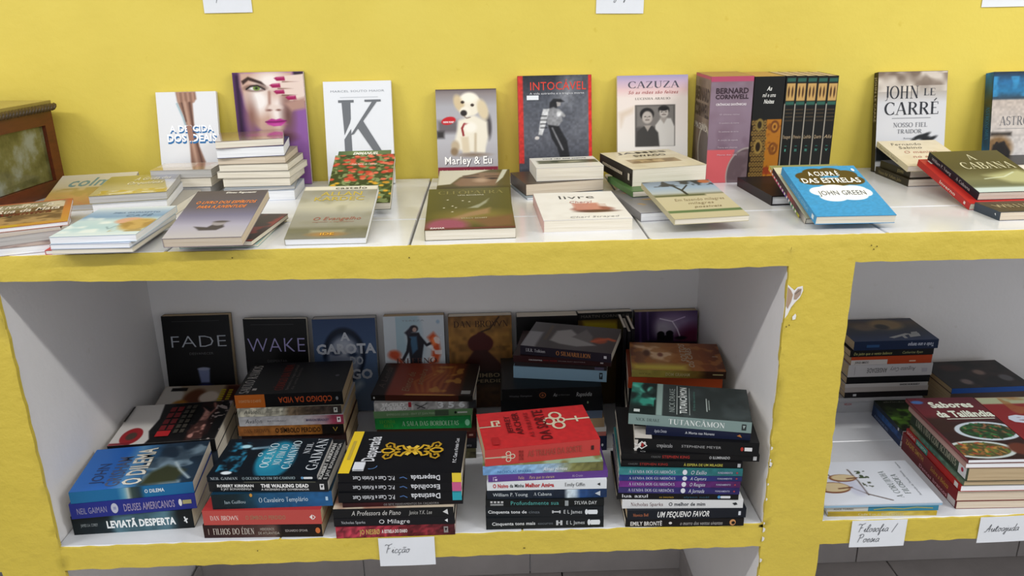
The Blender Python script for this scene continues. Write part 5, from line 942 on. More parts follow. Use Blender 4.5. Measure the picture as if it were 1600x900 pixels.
# --- stack 5
g = 'books in the fifth front stack of the big compartment'
bk('bronte', 'black paperback with hand-drawn white title at the bottom of the fifth front stack', g, col=0x141212, pg='cream', spine=[T('EMILY BRONTË',.04,.31,0xd6d4d0,'b',.28,.82),('E',.38,.52,.014,.16,0xd0ccc8),T('o morro dos ventos uivantes',.46,.82,0xaaa6a2,'i',.3,.8),('E',.905,.5,.026,.4,0xc08a5a),('E',.91,.55,.015,.2,0x141212)])
bk('favor', 'black paperback with a slanted white block title, low in the fifth front stack', g, col=0x161a22, pg='tan', spine=[T('Monica Bell',.05,.18,0xb06a4a,'f',.34,.66),T('UM PEQUENO FAVOR',.25,.69,0xe0e0de,'j',.18,.78),('R',.935,.3,.955,.72,0xc9cdd4)])
bk('melhor', 'white paperback third from the bottom of the fifth front stack', g, col=0xcfd0d0, pg='cream', spine=[T('Nicholas Sparks',.07,.34,0x6a4a4c,'f',.28,.70),T('O melhor de mim',.385,.69,0x2c3038,'b',.26,.70),('P',[(.91,.4),(.94,.3),(.955,.55),(.93,.66)],0x24262a)])
bk('luazul', 'black paperback with cropped white lower-case letters in the fifth front stack', g, col=0x121214, pg='cream', spine=[T('lua azul',.04,.26,0xc0c2c4,'b',.1,.66),T('os imortais',.35,.47,0x9a7c2c,'b',.4,.72),T('alyson noël',.55,.76,0x2a4a5a,'b',.36,.7)]+pill(.875,0xd0d2d4,0x4a8ab8))
def gd(c, t): return [('G',[(0,c[0]),(.5,c[1]),(1,c[2])],(.12,30)),T('A LENDA DOS GUARDIÕES',.08,.46,0xc4c6d6,'f',.28,.72),('E',.535,.5,.019,.4,0xd2d4dc),T(t,.58,.71,0xc8cad8,'i',.2,.8),T('FUNDAMENTO',.80,.92,0xa9a8c0,'b',.36,.64),('E',.955,.5,.008,.14,0x9a3a4a)]
bk('irmandade', 'indigo spine, lowest of four matching owl-series paperbacks in the fifth front stack', g, col=0x2c2860, pg='cream', spine=gd((0x3a3468,0x2f2a62,0x2a2456), 'A Jornada'))
bk('resgate', 'magenta-purple spine among four matching owl-series paperbacks in the fifth front stack', g, col=0x5a2866, pg='cream', spine=gd((0x6a2c78,0x5c2a70,0x4a2050), 'O Resgate'))
bk('captura', 'navy spine just below the teal one of the matching owl-series paperbacks', g, col=0x26306a, pg='cream', spine=gd((0x2c3570,0x2a3070,0x252c5c), 'A Captura'))
bk('exilio', 'teal spine, top one of four matching owl-series paperbacks', g, col=0x2c6a6c, pg='cream', spine=gd((0x3a7c7e,0x2f7074,0x2a6468), 'O Exílio'))
bk('milagre2', 'black paperback with red and yellow spine lettering above the teal owl-series spine', g, col=0x101012, pg='cream', spine=[T('COLEÇÃO',.06,.14,0x6a6a6a,'r',.34,.62),T('STEPHEN KING',.155,.39,0x8a2c28,'b',.28,.68),T('À ESPERA DE UM MILAGRE',.52,.84,0xb0a84a,'b',.28,.7),('R',.96,.2,.985,.8,0xa9aaac)])
bk('iluminado', 'large thin black paperback with red vertical lettering, protruding from the fifth front stack', g, col=0x0f0f11, pg='cream', art=lambda W, H: (Art(W, H, 0x101012), [('T','STEPHEN',.25,.14,.95,.28,0x9a2a26,'b'),('T','KING',.3,.3,.9,.4,0x8a2622,'b'),('T','coleção',.02,.12,.14,.18,0x9a9a9a,'i')]), spine=[T('COLEÇÃO',.22,.29,0x6a6a6a,'r',.34,.62),T('STEPHEN KING',.30,.50,0x9a2f2a,'b',.24,.66),T('O ILUMINADO',.64,.79,0xb4b6b6,'b',.28,.68),('R',.955,.2,.98,.8,0xb0b0b0)])
bk('meyer', 'thick black paperback with a white ribbon picture high in the fifth front stack', g, col=0x0f1012, pg='cream', art=lambda W, H: (Art(W, H, 0x0e0e10), [('R',.0,.0,.3,.14,0xbab4ac)]), spine=[('P',[(0,.1),(.03,.1),(.02,1),(0,1)],0xb5aea6),('L',[(0,.9),(.05,.5),(.09,.3)],.02,0xd0cdc8),('L',[(0,.4),(.06,.8),(.10,.55),(.06,.25),(.02,.6)],.012,0xd0cdc8),('E',.065,.5,.012,.16,0x8a2020),T('crepúsculo',.18,.31,0xa6a6a6,'f',.3,.62),T('STEPHENIE MEYER',.38,.70,0x9c9c9c,'r',.36,.56),('E',.865,.5,.012,.16,0xa03028),('R',.885,.36,.945,.64,0xd4d4d4)])
bk('reescreva', 'slim navy paperback directly below the grey-green top book of the fifth front stack', g, col=0x171c34, pg='cream', spine=[T('Agatha Christie',.08,.20,0xb9bcc8,'i',.2,.6),T('A Morte nas Nuvens',.38,.66,0xb4b6bc,'b',.26,.6),('P',[(.87,.5),(.90,.3),(.92,.7)],0xb07038)])
bk('tutan', 'grey-green paperback with an emerald sculpture photo on top of the fifth front stack', g, col=0x7d918c, pg='cream', art=a_tutan, spine=[('R',0,0,1,1,0x788c88),T('NICK DRAKE',.06,.26,0x3e4c4a,'f',.34,.62),T('TUTANCÂMON',.33,.79,0xdde2de,'f',.24,.72)]+logo(.94,0x2c3232,0x9aa8a4))
# --- rear stacks
g = 'books in the stack behind the second front stack'
bk('codigo', 'thick black book with an upside-down orange title, on top behind the glowing-sea book', g, col=0x0d0d0f, pg='tan', flip=True, art=a_codigo, spine=[T('CÓDIGO DA VIDA',.10,.60,0xb04c24,'b',.28,.72),('E',.055,.5,.012,.14,0x7a7c80),('R',.725,0,1,1,0xb8601e),T('QUEM É O FELIZARDO',.76,.97,0xc9a478,'r',.4,.6)])
bk('avaloncreme', 'cream spine with a ruined-wall picture, second from the top behind the glowing-sea book', g, col=0xb4b09c, pg='tan', spine=[('G',[(0,0xbab6a4),(.44,0xb4b09e),(.5,0x75644f),(.7,0x4c4036),(.9,0x3a322e),(1,0x302a28)],(.35,50)),T('Avalon',.06,.22,0x4a4a44,'i',.24,.7),T('ALIANÇA',.27,.44,0x6a685e,'r',.42,.58)]+logo(.945,0xc4c4bc))
bk('avalonrosa', 'pale grey spine fading to pink, third from the top behind the glowing-sea book', g, col=0xa9a9ac, pg='tan', spine=[('G',[(0,0xacacae),(.6,0xa4a2a4),(.82,0x9a8088),(.9,0x8a3a4e),(1,0x7a2c40)],(.1,40)),T('Avalon',.06,.22,0x4a4a4e,'i',.24,.7),T('RETORNO',.27,.45,0x62626a,'r',.42,.58),T('MARION BRADLEY',.64,.86,0x4a4460,'b',.36,.62)]+logo(.955,0xd0c4c8))
bk('simbolo', 'brown and black spine, fourth from the top behind the glowing-sea book', g, col=0x84542c, pg='tan', spine=[('G',[(0,0x8a562c),(.5,0x94602e),(.78,0x80501f),(.8,0x15110f),(1,0x100e0e)],(.15,30)),T('DAN BROWN',.05,.30,0x5c3a20,'f',.3,.7),T('O SÍMBOLO PERDIDO',.35,.78,0x1c140e,'b',.24,.74),('L',[(.90,.3),(.92,.7),(.94,.3)],.006,0xa88c3a)])
for i, cc in enumerate((0x1d1c20, 0x2a1a1a)): bk('oculto_a%d' % i, ('dark paperback at the bottom', 'reddish-black paperback above the bottom one')[i]+' of the stack behind the glowing-sea book', g, col=cc, pg='tan')
g = 'books in the stack behind the third front stack'
bk('oliva', 'olive paperback at the bottom of the stack behind the gold-ornament book', g, col=0x3c3a28, pg='cream', spine=[('G',[(0,0x2a2a1e),(.9,0x4a4630),(1,0x2c2a1e)],(.4,60))])
bk('preto2', 'black paperback second from the bottom of the stack behind the gold-ornament book', g, col=0x18181c, pg='cream', spine=[T('o livro',.86,.95,0x7a7a80,'r')])
bk('marrom2', 'dark oxblood paperback third from the bottom of the stack behind the gold-ornament book', g, col=0x381512, pg='cream', spine=[('R',.93,.35,.97,.65,0x8a6a60)])
bk('borboletas', 'bright green paperback in the stack behind the gold-ornament book', g, col=0x1f8c40, pg='cream', spine=[('G',[(0,0x1c7c38),(.2,0x229244),(.6,0x24964c),(1,0x1f8448)],(.1,30)),T('LUCINDA',.05,.21,0x6aa83a,'f',.2,.48),T('RILEY',.09,.19,0x6aa83a,'f',.56,.84),T('A SALA DAS BORBOLETAS',.28,.87,0xb9e0c0,'f',.32,.72),('E',.96,.5,.025,.28,0x8ad0a8)])
bk('verdeclaro', 'sage green paperback above the bright green one behind the gold-ornament book', g, col=0x64885c, pg='cream', spine=[T('EMPREGOS LIDOS - ERVY ET JEAN MARREL',.13,.66,0xa9bca0,'r',.34,.66),('R',.62,.1,.76,.9,0x4a5a46),('R',.85,.4,.95,.62,0xc8ccc4),('E',.83,.5,.012,.2,0x1c2420)])
bk('branco356', 'white spine with big grey numerals, under the brown leather-look book', g, col=0xb0afac, pg='cream', spine=[('G',[(0,0xaaa9a6),(.35,0xb4b2b0),(.42,0x8a8886),(.5,0x9a9896),(.9,0xa4a2a0),(.93,0x2a2a2c),(1,0x222224)],(.25,50)),T('SÉCULO',.08,.3,0xe0e0de,'x',.1,.46),T('GUERREIRO',.06,.32,0xe4e4e2,'x',.54,.92),T('3 5 6',.62,.89,0xd8dadb,'x',.08,.8),('R',.335,0,.365,.6,0x9a2a34),('L',[(.4,.3),(.5,.8)],.01,0x3a3a3c),('L',[(.42,.8),(.52,.2)],.008,0x3a3a3c)])
bk('couro', 'brown leather-look paperback on top of the stack behind the gold-ornament book', g, col=0x15110f, pg='cream', art=a_couro, spine=[('R',.14,0,.86,1,0x3e1a10),('E',.03,.5,.008,.2,0xb0b0b0)], gain=1.35)
g = 'books in the stack behind the red key book'
bk('marinho', 'thick navy book at the bottom of the stack behind the red key book', g, col=0x1a2038, pg='cream', spine=[('E',.95,.62,.012,.1,0xb8bcc4)])
bk('vermbranco', 'red and white spine second from the bottom of the stack behind the red key book', g, col=0xa8a6a4, pg='cream', spine=[('R',0,.5,1,1,0xa06058),('R',0,0,1,.5,0xb0aca8)])
bk('bege', 'beige paperback third from the bottom of the stack behind the red key book', g, col=0x8a7258, pg='tan', spine=[('G',[(0,0x8a7258),(.8,0x9a8468),(1,0x806a50)])])
bk('cinzazul', 'blue-grey paperback in the middle of the stack behind the red key book', g, col=0x4a5566, pg='cream')
bk('pretogrosso', 'plain thick black book with a tiny dot in the stack behind the red key book', g, col=0x0f1114, pg='cream', spine=[('E',.85,.3,.008,.1,0x8a9a7a)])
bk('rapsodia', 'thick black spine with an orange ring emblem behind the red key book', g, col=0x0d0d0f, pg='cream', spine=[T('Wesley Hampton',.07,.30,0x6a6a6c,'f',.5,.64),('L',arc(.405,.55,.03,.2,0,360,16),.008,0x8a5030),('E',.405,.55,.012,.08,0x8a5030),T('As',.51,.55,0xa0a0a0,'i',.4,.68),T('crônicas',.56,.68,0x6a6a6a,'r',.5,.62),T('Rapsódia',.74,.90,0xa8a8a8,'i',.38,.72)])
bk('azulclaro', 'light blue spine in the rear stack behind the red key book', g, col=0x6d8a9c, pg='cream', spcol=0x7f9cae, spine=[('R',0,0,1,1,0x7b98aa)]+logo(.94,0x1c2226,0x7b98aa))
bk('marrom3', 'thin dark brown paperback on the light blue one behind the red key book', g, col=0x262022, pg='cream', spine=[('R',.87,.2,.97,.9,0x4a4658)])
bk('crossfire', 'dark red spine directly under the dragon-cover book', g, col=0x2e1416, pg='cream', spine=[T('CROSSFIRE',.16,.30,0xb8b0b0,'b',.46,.66),T('POR VOCÊ',.31,.45,0x8a2424,'b',.46,.62),T('SYLVIA DAY EDITORA',.46,.74,0x8a8080,'r',.46,.6)]+[('R',.89,.4,.92,.6,0xb0a8a8)])
bk('silma', 'grey and orange dragon-cover paperback on top of the stack behind the red key book', g, col=0x201c28, pg='cream', art=a_silma, spine=[('R',0,0,1,1,0x1e1a26),T('J.R.R. Tolkien',.06,.28,0xb4b4b8,'f',.26,.62),T('O SILMARILLION',.40,.78,0xb87a40,'f',.26,.72),('R',.92,.3,.95,.6,0xc0c0c4)], gain=1.35)
g = 'books in the stack behind the fifth front stack'
bk('soltos', 'golden-brown paperback showing a child face, lying behind the grey-green top book', g, col=0x6a4a20, pg='tan', art=a_soltos, spine=[('G',[(0,0x8c8240),(.4,0x8e8038),(.7,0x6e5424),(.8,0x3a2418),(1,0x2c1c14)],(.1,20)),T('RICK VEGA',.08,.2,0x5c5430,'r',.4,.64),T('DOM GRAHAM',.36,.62,0xa89c6c,'b',.30,.74),('R',.86,.35,.97,.5,0xa09468)], gain=1.25)
bk('laranja', 'orange-red book second from the top behind the grey-green top book', g, col=0x8a3a1c, pg='cream', spine=[('R',0,0,.2,1,0x9a3c1c)])
for i, (cc, s) in enumerate(((0x17171a,'black'), (0x1c2233,'dark navy'), (0x241a1a,'dark brown'), (0x121416,'charcoal'))): bk('oculto_b%d' % i, s+' book in the stack behind the fifth front stack, number %s from its bottom' % ('one','two','three','four')[i], g, col=cc, pg='cream')
g = 'books in the stack behind the far-left front stack'
bk('disco', 'black and white cover with a red disc, behind the bright blue cliff-cover book', g, col=0x1c1a1c, pg='cream', hc=0, art=a_disco, spine=[('R',.78,0,1,1,0x101012),('R',.82,.3,.9,.7,0xb8b4b0)])
bk('oculto_c0', 'dark paperback at the bottom under the red-disc cover book', g, col=0x202226, pg='cream')
bk('oculto_c1', 'grey-blue paperback directly under the red-disc cover book', g, col=0x39424e, pg='cream')
bk('carta', 'brown cover with yellow lettering lying against the foot of the leftmost standing black book', g, col=0x6a5a4a, pg='cream', art=a_carta)
bk('oculto_c2', 'dark book under the brown cover with yellow lettering', g, col=0x241e1c, pg='cream')
for i in range(3): bk('caderno%d' % i, ('leftmost', 'middle', 'rightmost')[i]+' of three thin dark booklets standing edge-on beside the dragon-cover stack', 'thin booklets standing edge-on', side='U', col=0x141316, pg='cream', name='booklet', cat='booklet')
# --- standing at the back of the compartment
g = 'books standing against the back of the big compartment'
bk('fade', 'black standing book with FADE in thin grey letters and a pale jar', g, 'L', 'N', 0x0a0a0c, 'tan', a_fade, vk=0.8)
bk('wake', 'black standing book with WAKE in thin violet letters', g, 'L', 'N', 0x0a0a0c, 'cream', a_wake, vk=0.9)
bk('garota', 'blue hooded-face standing book with blurred white capitals', g, 'L', 'N', 0x1a222c, 'grey', a_garota, vk=0.86, gain=1.35)
bk('inferno', 'pale standing book with a dark figure and orange flame', g, 'L', 'N', 0x8a8e98, 'tan', a_inferno, vk=0.68, gain=1.08)
bk('simbolo2', 'tawny parchment standing book with a dark red wax-seal picture', g, 'L', 'N', 0x3a2416, 'cream', a_simb, vk=0.74, gain=1.2)
bk('pretoalto', 'plain black standing book with thick page block, behind the dragon-cover stack', g, 'L', 'N', 0x0e0d0f, 'cream', lambda W, H: Art(W, H, 0x0e0d0f).E(.15,.4,.2,.12,0x4a1818,.15))
bk('livro_amarelo', 'standing book with a black title strip over murky yellow artwork', g, 'L', 'N', 0x14120e, 'cream', a_amarelo, vk=0.75, gain=1.3)
bk('raio', 'purple standing book with lightning and a silhouetted couple at the right end', g, 'L', 'N', 0x171018, 'tan', a_raio, vk=0.66, gain=1.4)
# --- right compartment
g = 'books by the front edge of the right compartment'
bk('coruja_amarela', 'yellow-spined picture book at the bottom of the front pile left in the right compartment', g, col=0xb49a34, pg='white', spine=[('G',[(0,0x9a8430),(.4,0xb49a30),(.6,0xc4b468),(1,0xb49a34)],(.1,20)),T('Cada Um é Rei Curioso',.28,.70,0xc9c19a,'f',.25,.8)])
bk('coruja_azul', 'half white half teal spined book under the bird-drawing cover', g, col=0xc4c8cc, pg='white', spine=[('R',0,0,.37,1,0xbfbfba),('R',.37,0,1,1,0x3a7f9c),T('ALICE TORRES',.06,.24,0x3a3a3a,'r',.36,.7),('L',[(.42,.7),(.55,.4),(.68,.6),(.8,.3),(.95,.5)],.01,0xa0a060)])
bk('coruja', 'thin white book with two drawn birds on branches, topmost of the front pile', g, col=0xc9cdd4, pg='white', up='N', art=a_coruja, mat='satin', spine=[('R',0,.3,1,1,0x8fb0c8)], extra=[('title_lettering', 'W', [('T','A CORUJINHA',.12,.66,.74,.715,0x54605a,'f'),('T','FILOSOFA',.2,.75,.66,.80,0x54605a,'f'),('T','ilustração de Teresa Filosofa',.16,.86,.74,.88,0x7a7c80,'r'),('T','Roberto',.8,.88,.96,.9,0x7a7c80,'r')])])
def side_text(s, c, u0=.1, u1=.8, f='b'): return [('T', s, u0, .28, u1, .74, c, f)]
g = 'books and magazines in the cookery pile at the right edge'
bk('culinaria_a', 'dark red paperback with pink lettering at the bottom of the cookery pile', g, 'L', 'N', 0x5e1418, 'warm', spine=side_text('Dentes brancos', 0xc48a94, .35, .85)+[('R',.86,.1,.98,.9,0xb9b0ae)])
bk('culinaria_b', 'dark red thick paperback with gold lettering, second from the bottom of the cookery pile', g, 'L', 'N', 0x6e1a1c, 'warm', spine=side_text('ZADIE SMITH', 0xb08a3c, .08, .42)+side_text('Sobre a Beleza', 0xb08a3c, .55, .86, 'i'))
bk('culinaria_c', 'red book with a teal band, third from the bottom of the cookery pile', g, 'L', 'N', 0x9a221f, 'white', spine=[('R',.2,0,.42,1,0x2f7c70),('T','SAÚDE',.02,.3,.18,.74,0xd0c0b8,'b'),('T','RECEITAS',.22,.3,.4,.74,0xb8d0c4,'b'),('R',.9,.1,.96,.9,0xc4bcb8)])
bk('culinaria_d', 'thin grey-green paperback in the middle of the cookery pile', g, 'L', 'N', 0x4a5e4e, 'tan', spine=[('G',[(0,0x7a5a38),(.3,0x3f6a5c),(1,0x5a6a54)],(.3,30))])
bk('cemanos', 'dark green thick book with cream spine letters in the cookery pile', g, 'L', 'N', 0x1c2618, 'tan', spine=[('G',[(0,0x24341c),(.7,0x182014),(1,0x4a5a44)],(.2,20)),('T','UMA VIDA COM ACLIMITES',.1,.28,.82,.74,0xa9a890,'f'),('R',.86,.05,.98,.95,0xc4c4c4),('E',.92,.5,.02,.16,0x9a2a3c)])
bk('rosafino', 'thin pinkish magazine just under the Thai dishes cover', g, 'L', 'N', 0x9a7c74, 'white', spine=[('R',0,.2,1,.8,0xa8847a)], name='magazine', cat='magazine')
bk('sabores', 'dark red cookery magazine with two dishes of food on top of the cookery pile', g, 'L', 'N', 0x4a1a1e, 'white', a_sabores, name='magazine', cat='magazine', spine=[('R',0,.1,1,.9,0x7a3a3c)])
def a_ecos(W, H):
    a = Art(W, H, 0x7a1c1e); a.R(0,0,1,.12,0x9aa080,.04); a.B(0x8a5a2c,8,.5,.2,.7,(.3,0,1,.3)); a.E(.6,.7,.4,.2,0x4a2c1c,.1); return a, [('T','eq',.12,.26,.75,.44,0xb9c0cc,'x')]
G['ecos'] = (G['sabores'][0]+.155, G['sabores'][1]-.004, G['sabores'][2]-.004, G['sabores'][3], 0, .16, .262, .0095)
bk('ecos', 'red magazine with a cropped white title at the right edge, beside the dishes cover', g, 'L', 'N', 0x5a1a1a, 'white', a_ecos, name='magazine', cat='magazine')
sx = G['ecos']; G['apoio'] = (sx[0]+.01, sx[1]+.006, ZL, sx[3], 0, .15, .24, sx[2]-ZL-.0006)
bk('apoio', 'thick cream-paged book under the cropped red magazine', g, 'L', 'N', 0x3a2c2a, 'warm')
g = 'books in the blue-spined pile of the right compartment'
bk('azul_a', 'dark blue paperback at the bottom of the pile left of the cookery books', g, 'L', 'N', 0x14284e, 'white', spine=side_text('ALEXANDRE REIS', 0x8a9cbc, .1, .6, 'r'))
bk('azul_b', 'mid-blue paperback in the middle of the pile left of the cookery books', g, 'L', 'N', 0x1c447c, 'white', spine=[('G',[(0,0x12284a),(.4,0x24528c),(1,0x1c3c70)],(.3,20))])
bk('jardim', 'green garden-cover book on top of the blue pile left of the cookery books', g, 'L', 'N', 0x15202c, 'white', a_jardim, spine=[('R',.86,.2,.9,.8,0xc4c4c4)])
g = 'books in the tall rear stack of the right compartment'
bk('abraham', 'dark blue portrait-cover book on top of the rear stack beside the pillar', g, col=0x14233e, pg='tan', art=a_abraham, flip=True, spine=[T('Todo o ano tempo',.05,.36,0xb4bac8,'j',.24,.66),('G',[(0,0x1c3560),(1,0x16264a)]) if 0 else ('R',.7,.3,.85,.6,0x24446c)], gain=1.15)
bk('espera', 'black paperback with a yellow-green italic title, second from the top of the rear stack', g, col=0x111214, pg='tan', spine=[T('Do jeito que o vento balance',.04,.50,0xa8a468,'i',.3,.74),T('Catherine Ryan',.62,.87,0x96966a,'i',.3,.7)])
bk('laranja2', 'orange and white spine third from the top of the rear stack', g, col=0x9c3a1a, pg='tan', spine=[('R',0,0,1,.5,0xa03c1c),('G',[(0,0xaaa6a4),(.3,0xb0a69e),(.6,0xa84a2c),(1,0x9c3618)]) if 0 else ('R',0,.4,.45,1,0xb0aaa6),T('JORGE AMADO',.05,.22,0x2c2c2e,'b',.56,.84),('R',.72,.6,.8,.75,0xc8a890)])
bk('ansiedade', 'thick white spine with upside-down handwriting-style title in the rear stack', g, col=0xa9a6a6, pg='tan', flip=True, spine=[T('Augusto Cury',.20,.50,0x5a5858,'i',.36,.7),T('ANSIEDADE',.54,.78,0x3a3838,'r',.3,.7),('R',.92,.15,.925,.85,0x8a8886),('R',.06,.3,.12,.6,0x98959a)])
bk('negro3', 'black spine under the thick white one in the rear stack', g, col=0x121214, pg='tan')
bk('fino1', 'thin white spine with small black print in the rear stack', g, col=0xa8a3a0, pg='tan', spine=[T('SANDRO M MORAES P',.66,.9,0x28282a,'x',.3,.72)])
bk('fino2', 'slim greyish-beige spine below the thin white one in the rear stack', g, col=0x9a938e, pg='tan')
bk('negro4', 'dark spine mostly hidden behind the garden-cover book', g, col=0x1a1718, pg='tan', spine=[('R',.1,.3,.14,.7,0xb0b0b0)])
bk('branco4', 'white spine second from the bottom of the rear stack beside the pillar', g, col=0x9f9d9e, pg='white')
bk('vermelhinho0', 'white spine with small red print at the bottom of the rear stack beside the pillar', g, col=0xa6a6a8, pg='white', spine=[T('NELSON',.08,.17,0x9a2c30,'b',.2,.38)])
g = 'books in the rear right corner of the right compartment'
bk('azulborda', 'dark cover with three pale faces and a blue edge, lying behind the cookery magazine', g, col=0x111013, pg='tan', spcol=0x1c4c94, art=a_azulb, spine=[('R',0,0,1,1,0x1c4c94)])
bk('oculto_d0', 'thick brown-paged book under the cover with three pale faces', g, col=0x4a3c34, pg='tan')
# --- top shelf, standing
g = 'books leaning on the yellow wall on the top shelf'
bk('descida', 'white standing book with a sinewy arm and blue shadowed capitals', g, 'L', 'N', 0xd2d2d2, 'cream', a_descida, vk=0.76)
bk('mulher', 'purple standing book with a woman covering one eye with painted nails', g, 'L', 'N', 0x2a1a2c, 'cream', a_mulher, mat='satin', vk=0.62)
bk('ka', 'white standing book with a huge grey letter K', g, 'L', 'N', 0xd8dadc, 'cream', a_ka)
bk('marley', 'standing book with a cream puppy on the cover', g, 'L', 'N', 0xb9b2a8, 'cream', a_marley, mat='satin', vk=0.94)
bk('intoc', 'grey standing book with red edges, red title and a dancing figure', g, 'L', 'N', 0xc42c26, 'cream', a_intoc, mat='satin', extra=[('price_sticker', 'C', [('R',.12,.225,.28,.275,0xdfe3e6)])], vk=0.84)
bk('cazuza', 'cream standing book with an old black and white photograph of two people', g, 'L', 'N', 0xcfc4b2, 'cream', a_cazuza, mat='satin', vk=0.72)
bk('lecarre', 'standing book with a cloudy sky, palms and large thin serif letters', g, 'L', 'N', 0x2e2618, 'cream', a_lecarre, mat='satin', spine=side_text('JOHN LE CARRÉ', 0xa89c80, .05, .5), vk=0.9)
bk('astronomo', 'blue-topped standing book cut by the right frame edge', g, 'L', 'N', 0x0f2c44, 'cream', a_astron, mat='satin', spine=[('G',[(0,0x1c6a9c),(.3,0x3a3a24),(.6,0x123c5c),(1,0x1a6a9a)],(.2,10)),('T','ASTRONOMIA',.35,.25,.7,.7,0x1f6a8c,'f')], vk=0.92)
def case(key, label, cat, art, sideart, top):
    x, y, z, yaw, pit, w, d, t = G[key]; root = tag(empty('book_box', (x, y, z)), label, cat)
    acc = Acc(); c = .0012; acc.box((0, 0, 0), (w, .0008, t), 0x554850); acc.box((0, 0.0008, 0), (c, d, t), 0x5a4a44); acc.box((w-c, .0008, 0), (w, d, t), 0x4a4038); acc.box((c, .0008, t-c), (w-c, d, t), top)
    F = Face(acc, (0,0,t), (w,0,0), (0,0,-t)); A, ops = art(F.W, F.H); F.art(A); F.ops(ops)
    if sideart: F = Face(acc, (0,d,t), (0,-d,0), (0,0,-t)); A, ops = sideart(F.W, F.H); F.art(A); F.ops(ops)
    acc.build('case', M['satin'], root); p = Acc(); p.box((c, .001, .001), (w-c, d-.001, t-c)); p.build('page_block', M['pgx_tan'], root, False)
case('saxon', 'mauve and coral boxed set standing between the photograph cover and the patterned box', 'box', a_saxon, a_saxside, 0xa07c50)
case('persa', 'black and gold boxed set with a leopard-like pattern', 'box', a_persa, None, 0xb08a50)
ord_ = ['first', 'second', 'third', 'fourth', 'fifth']
for i in range(5):
    def av(W, H, i=i):
        a = Art(W, H, 0x11110f, 900); a.R(.12,.07,.95,.23,0xc09a5c,.01); a.E(.35,.15,.09,.05,0x4a3018,.02); a.E(.7,.15,.09,.05,0x4a3018,.02); a.R(.12,.02,.95,.055,0x2c5a4c,.01); a.R(.12,.24,.95,.27,0x2c5a4c,.01); a.R(0,.26,.1,1,0xb9b0a0,.01)
        for k in range(4): a.R(.15,.31+.035*k,.92,.318+.035*k,0x4a3c28,.01)
        return a, [('T',['Passagem','Primeiro','Ladrão','Quarto','Alis'][i],.15,.555,.9,.59,0xb09a7c,'i'),('T',['I','II','III','IV','V'][i],.38,.69,.64,.715,0x4a9080,'b'),('R',.4,.66,.62,.665,0x3a7a6c)]
    bk('tomo%d' % (i+1), ord_[i]+' from the left of five black volumes standing side by side', 'five matching black volumes', 'U', 'N', 0x14130f, 'tan', av, mat='satin', name='book')
# --- top shelf, lying
g = 'books lying on the top shelf'
bk('kardec', 'olive-grey sunset cover propped up at a slant in front of the red-flower book', g, 'L', 'N', 0x8d8b78, 'white', a_kardec)
bk('emmanuel_base', 'green book sticking out behind the red-flower cover', g, 'L', 'N', 0x3c4c2c, 'cream', a_emmanuel)
bk('flores', 'book with a field of red flowers on its cover, lying behind the olive sunset cover', g, 'L', 'N', 0x3a4826, 'cream', a_flores)
bk('cleonice', 'thin pale teal booklet at the bottom, showing right of the grey-violet cover book', g, 'L', 'N', 0x8fb0ae, 'cream')
bk('negrovermelho', 'thin black and red book under the grey-violet cover book', g, 'L', 'N', 0x3a1a18, 'cream', lambda W, H: Art(W, H, 0x8a2c22).B(0x241c1a,6,.5,.2,.9))
bk('espiritos', 'grey-violet cover with orange slanted title, propped near the front edge', g, 'L', 'N', 0x8a8088, 'warm', a_espiritos)
bk('cleopatra', 'dark olive cover with a pink corner, propped on the veiled-face book', g, 'L', 'N', 0x4c4a26, 'cream', a_cleo)
bk('olhos', 'book showing a veiled face, partly under the dark olive cover', g, 'L', 'N', 0x544c2c, 'cream', a_olhos)
bk('livre', 'white book with a boot drawing and pinkish spine near the front edge', g, 'L', 'N', 0xdcdad8, 'cream', a_livre, spcol=0xc49a94, spine=[('R',0,0,1,1,0xc49c98)])
bk('fino_azul', 'thin blue-grey book at the bottom beneath the cream-paged pair', g, 'L', 'N', 0x8b97a0, 'white')
bk('creme_grosso', 'thick cream-paged book second from bottom in front of the dancing-figure cover', g, 'L', 'N', 0x4a4036, 'warm')
bk('sophie', 'white cover with a landscape strip, topmost in front of the dancing-figure cover', g, 'L', 'N', 0xd9d7d2, 'cream', a_sophie)
bk('capacinza', 'grey-covered book partly under the lone-tree cover', g, 'L', 'N', 0x77767c, 'white', a_capac)
bk('arvore', 'beige book with a lone tree picture near the front edge', g, 'L', 'N', 0xb0a888, 'cream', a_arvore)
bk('verdefino', 'slim green book beneath the very thick black-spined one', g, 'L', 'N', 0x4a6a3c, 'cream')
bk('brancogrosso', 'very thick cream cover book with a black spine, in front of the old-photograph cover', g, 'L', 'N', 0xcfc5ab, 'cream', a_brancog, spcol=0x201a16, spine=[('R',0,0,1,1,0x201a17),*[('R',.1+.05*k,.42,.135+.05*k,.6,0xb8ac98) for k in range(13)],('R',.9,.3,.95,.7,0xc4bcae)])
bk('negro_hd', 'black hardcover under the fan of slanted books', g, 'L', 'N', 0x191518, 'white', hc=1)
bk('listrado', 'book with a rainbow striped spine at the left of the slanted fan', g, 'L', 'N', 0x8a8a5a, 'cream', spine=[('G',[(0,0xc9b02c),(.22,0xb83a4c),(.42,0xa0307c),(.6,0x4a3a9c),(.78,0x2f8c5c),(1,0xc4b030)])]+[('R',.06+.07*k,.25,.09+.07*k,.75,0xe0d8d0) for k in range(13)])
bk('negrosuporte', 'black book with a red spine end under the bright blue cloud cover', g, 'L', 'N', 0x1c1a1c, 'cream', lambda W, H: Art(W, H, 0xc4bfa4), spine=[('G',[(0,0x1c1c1c),(.45,0x2a1c1c),(.5,0x9a3434),(.8,0x2c2020),(1,0xc8c4bc)])])
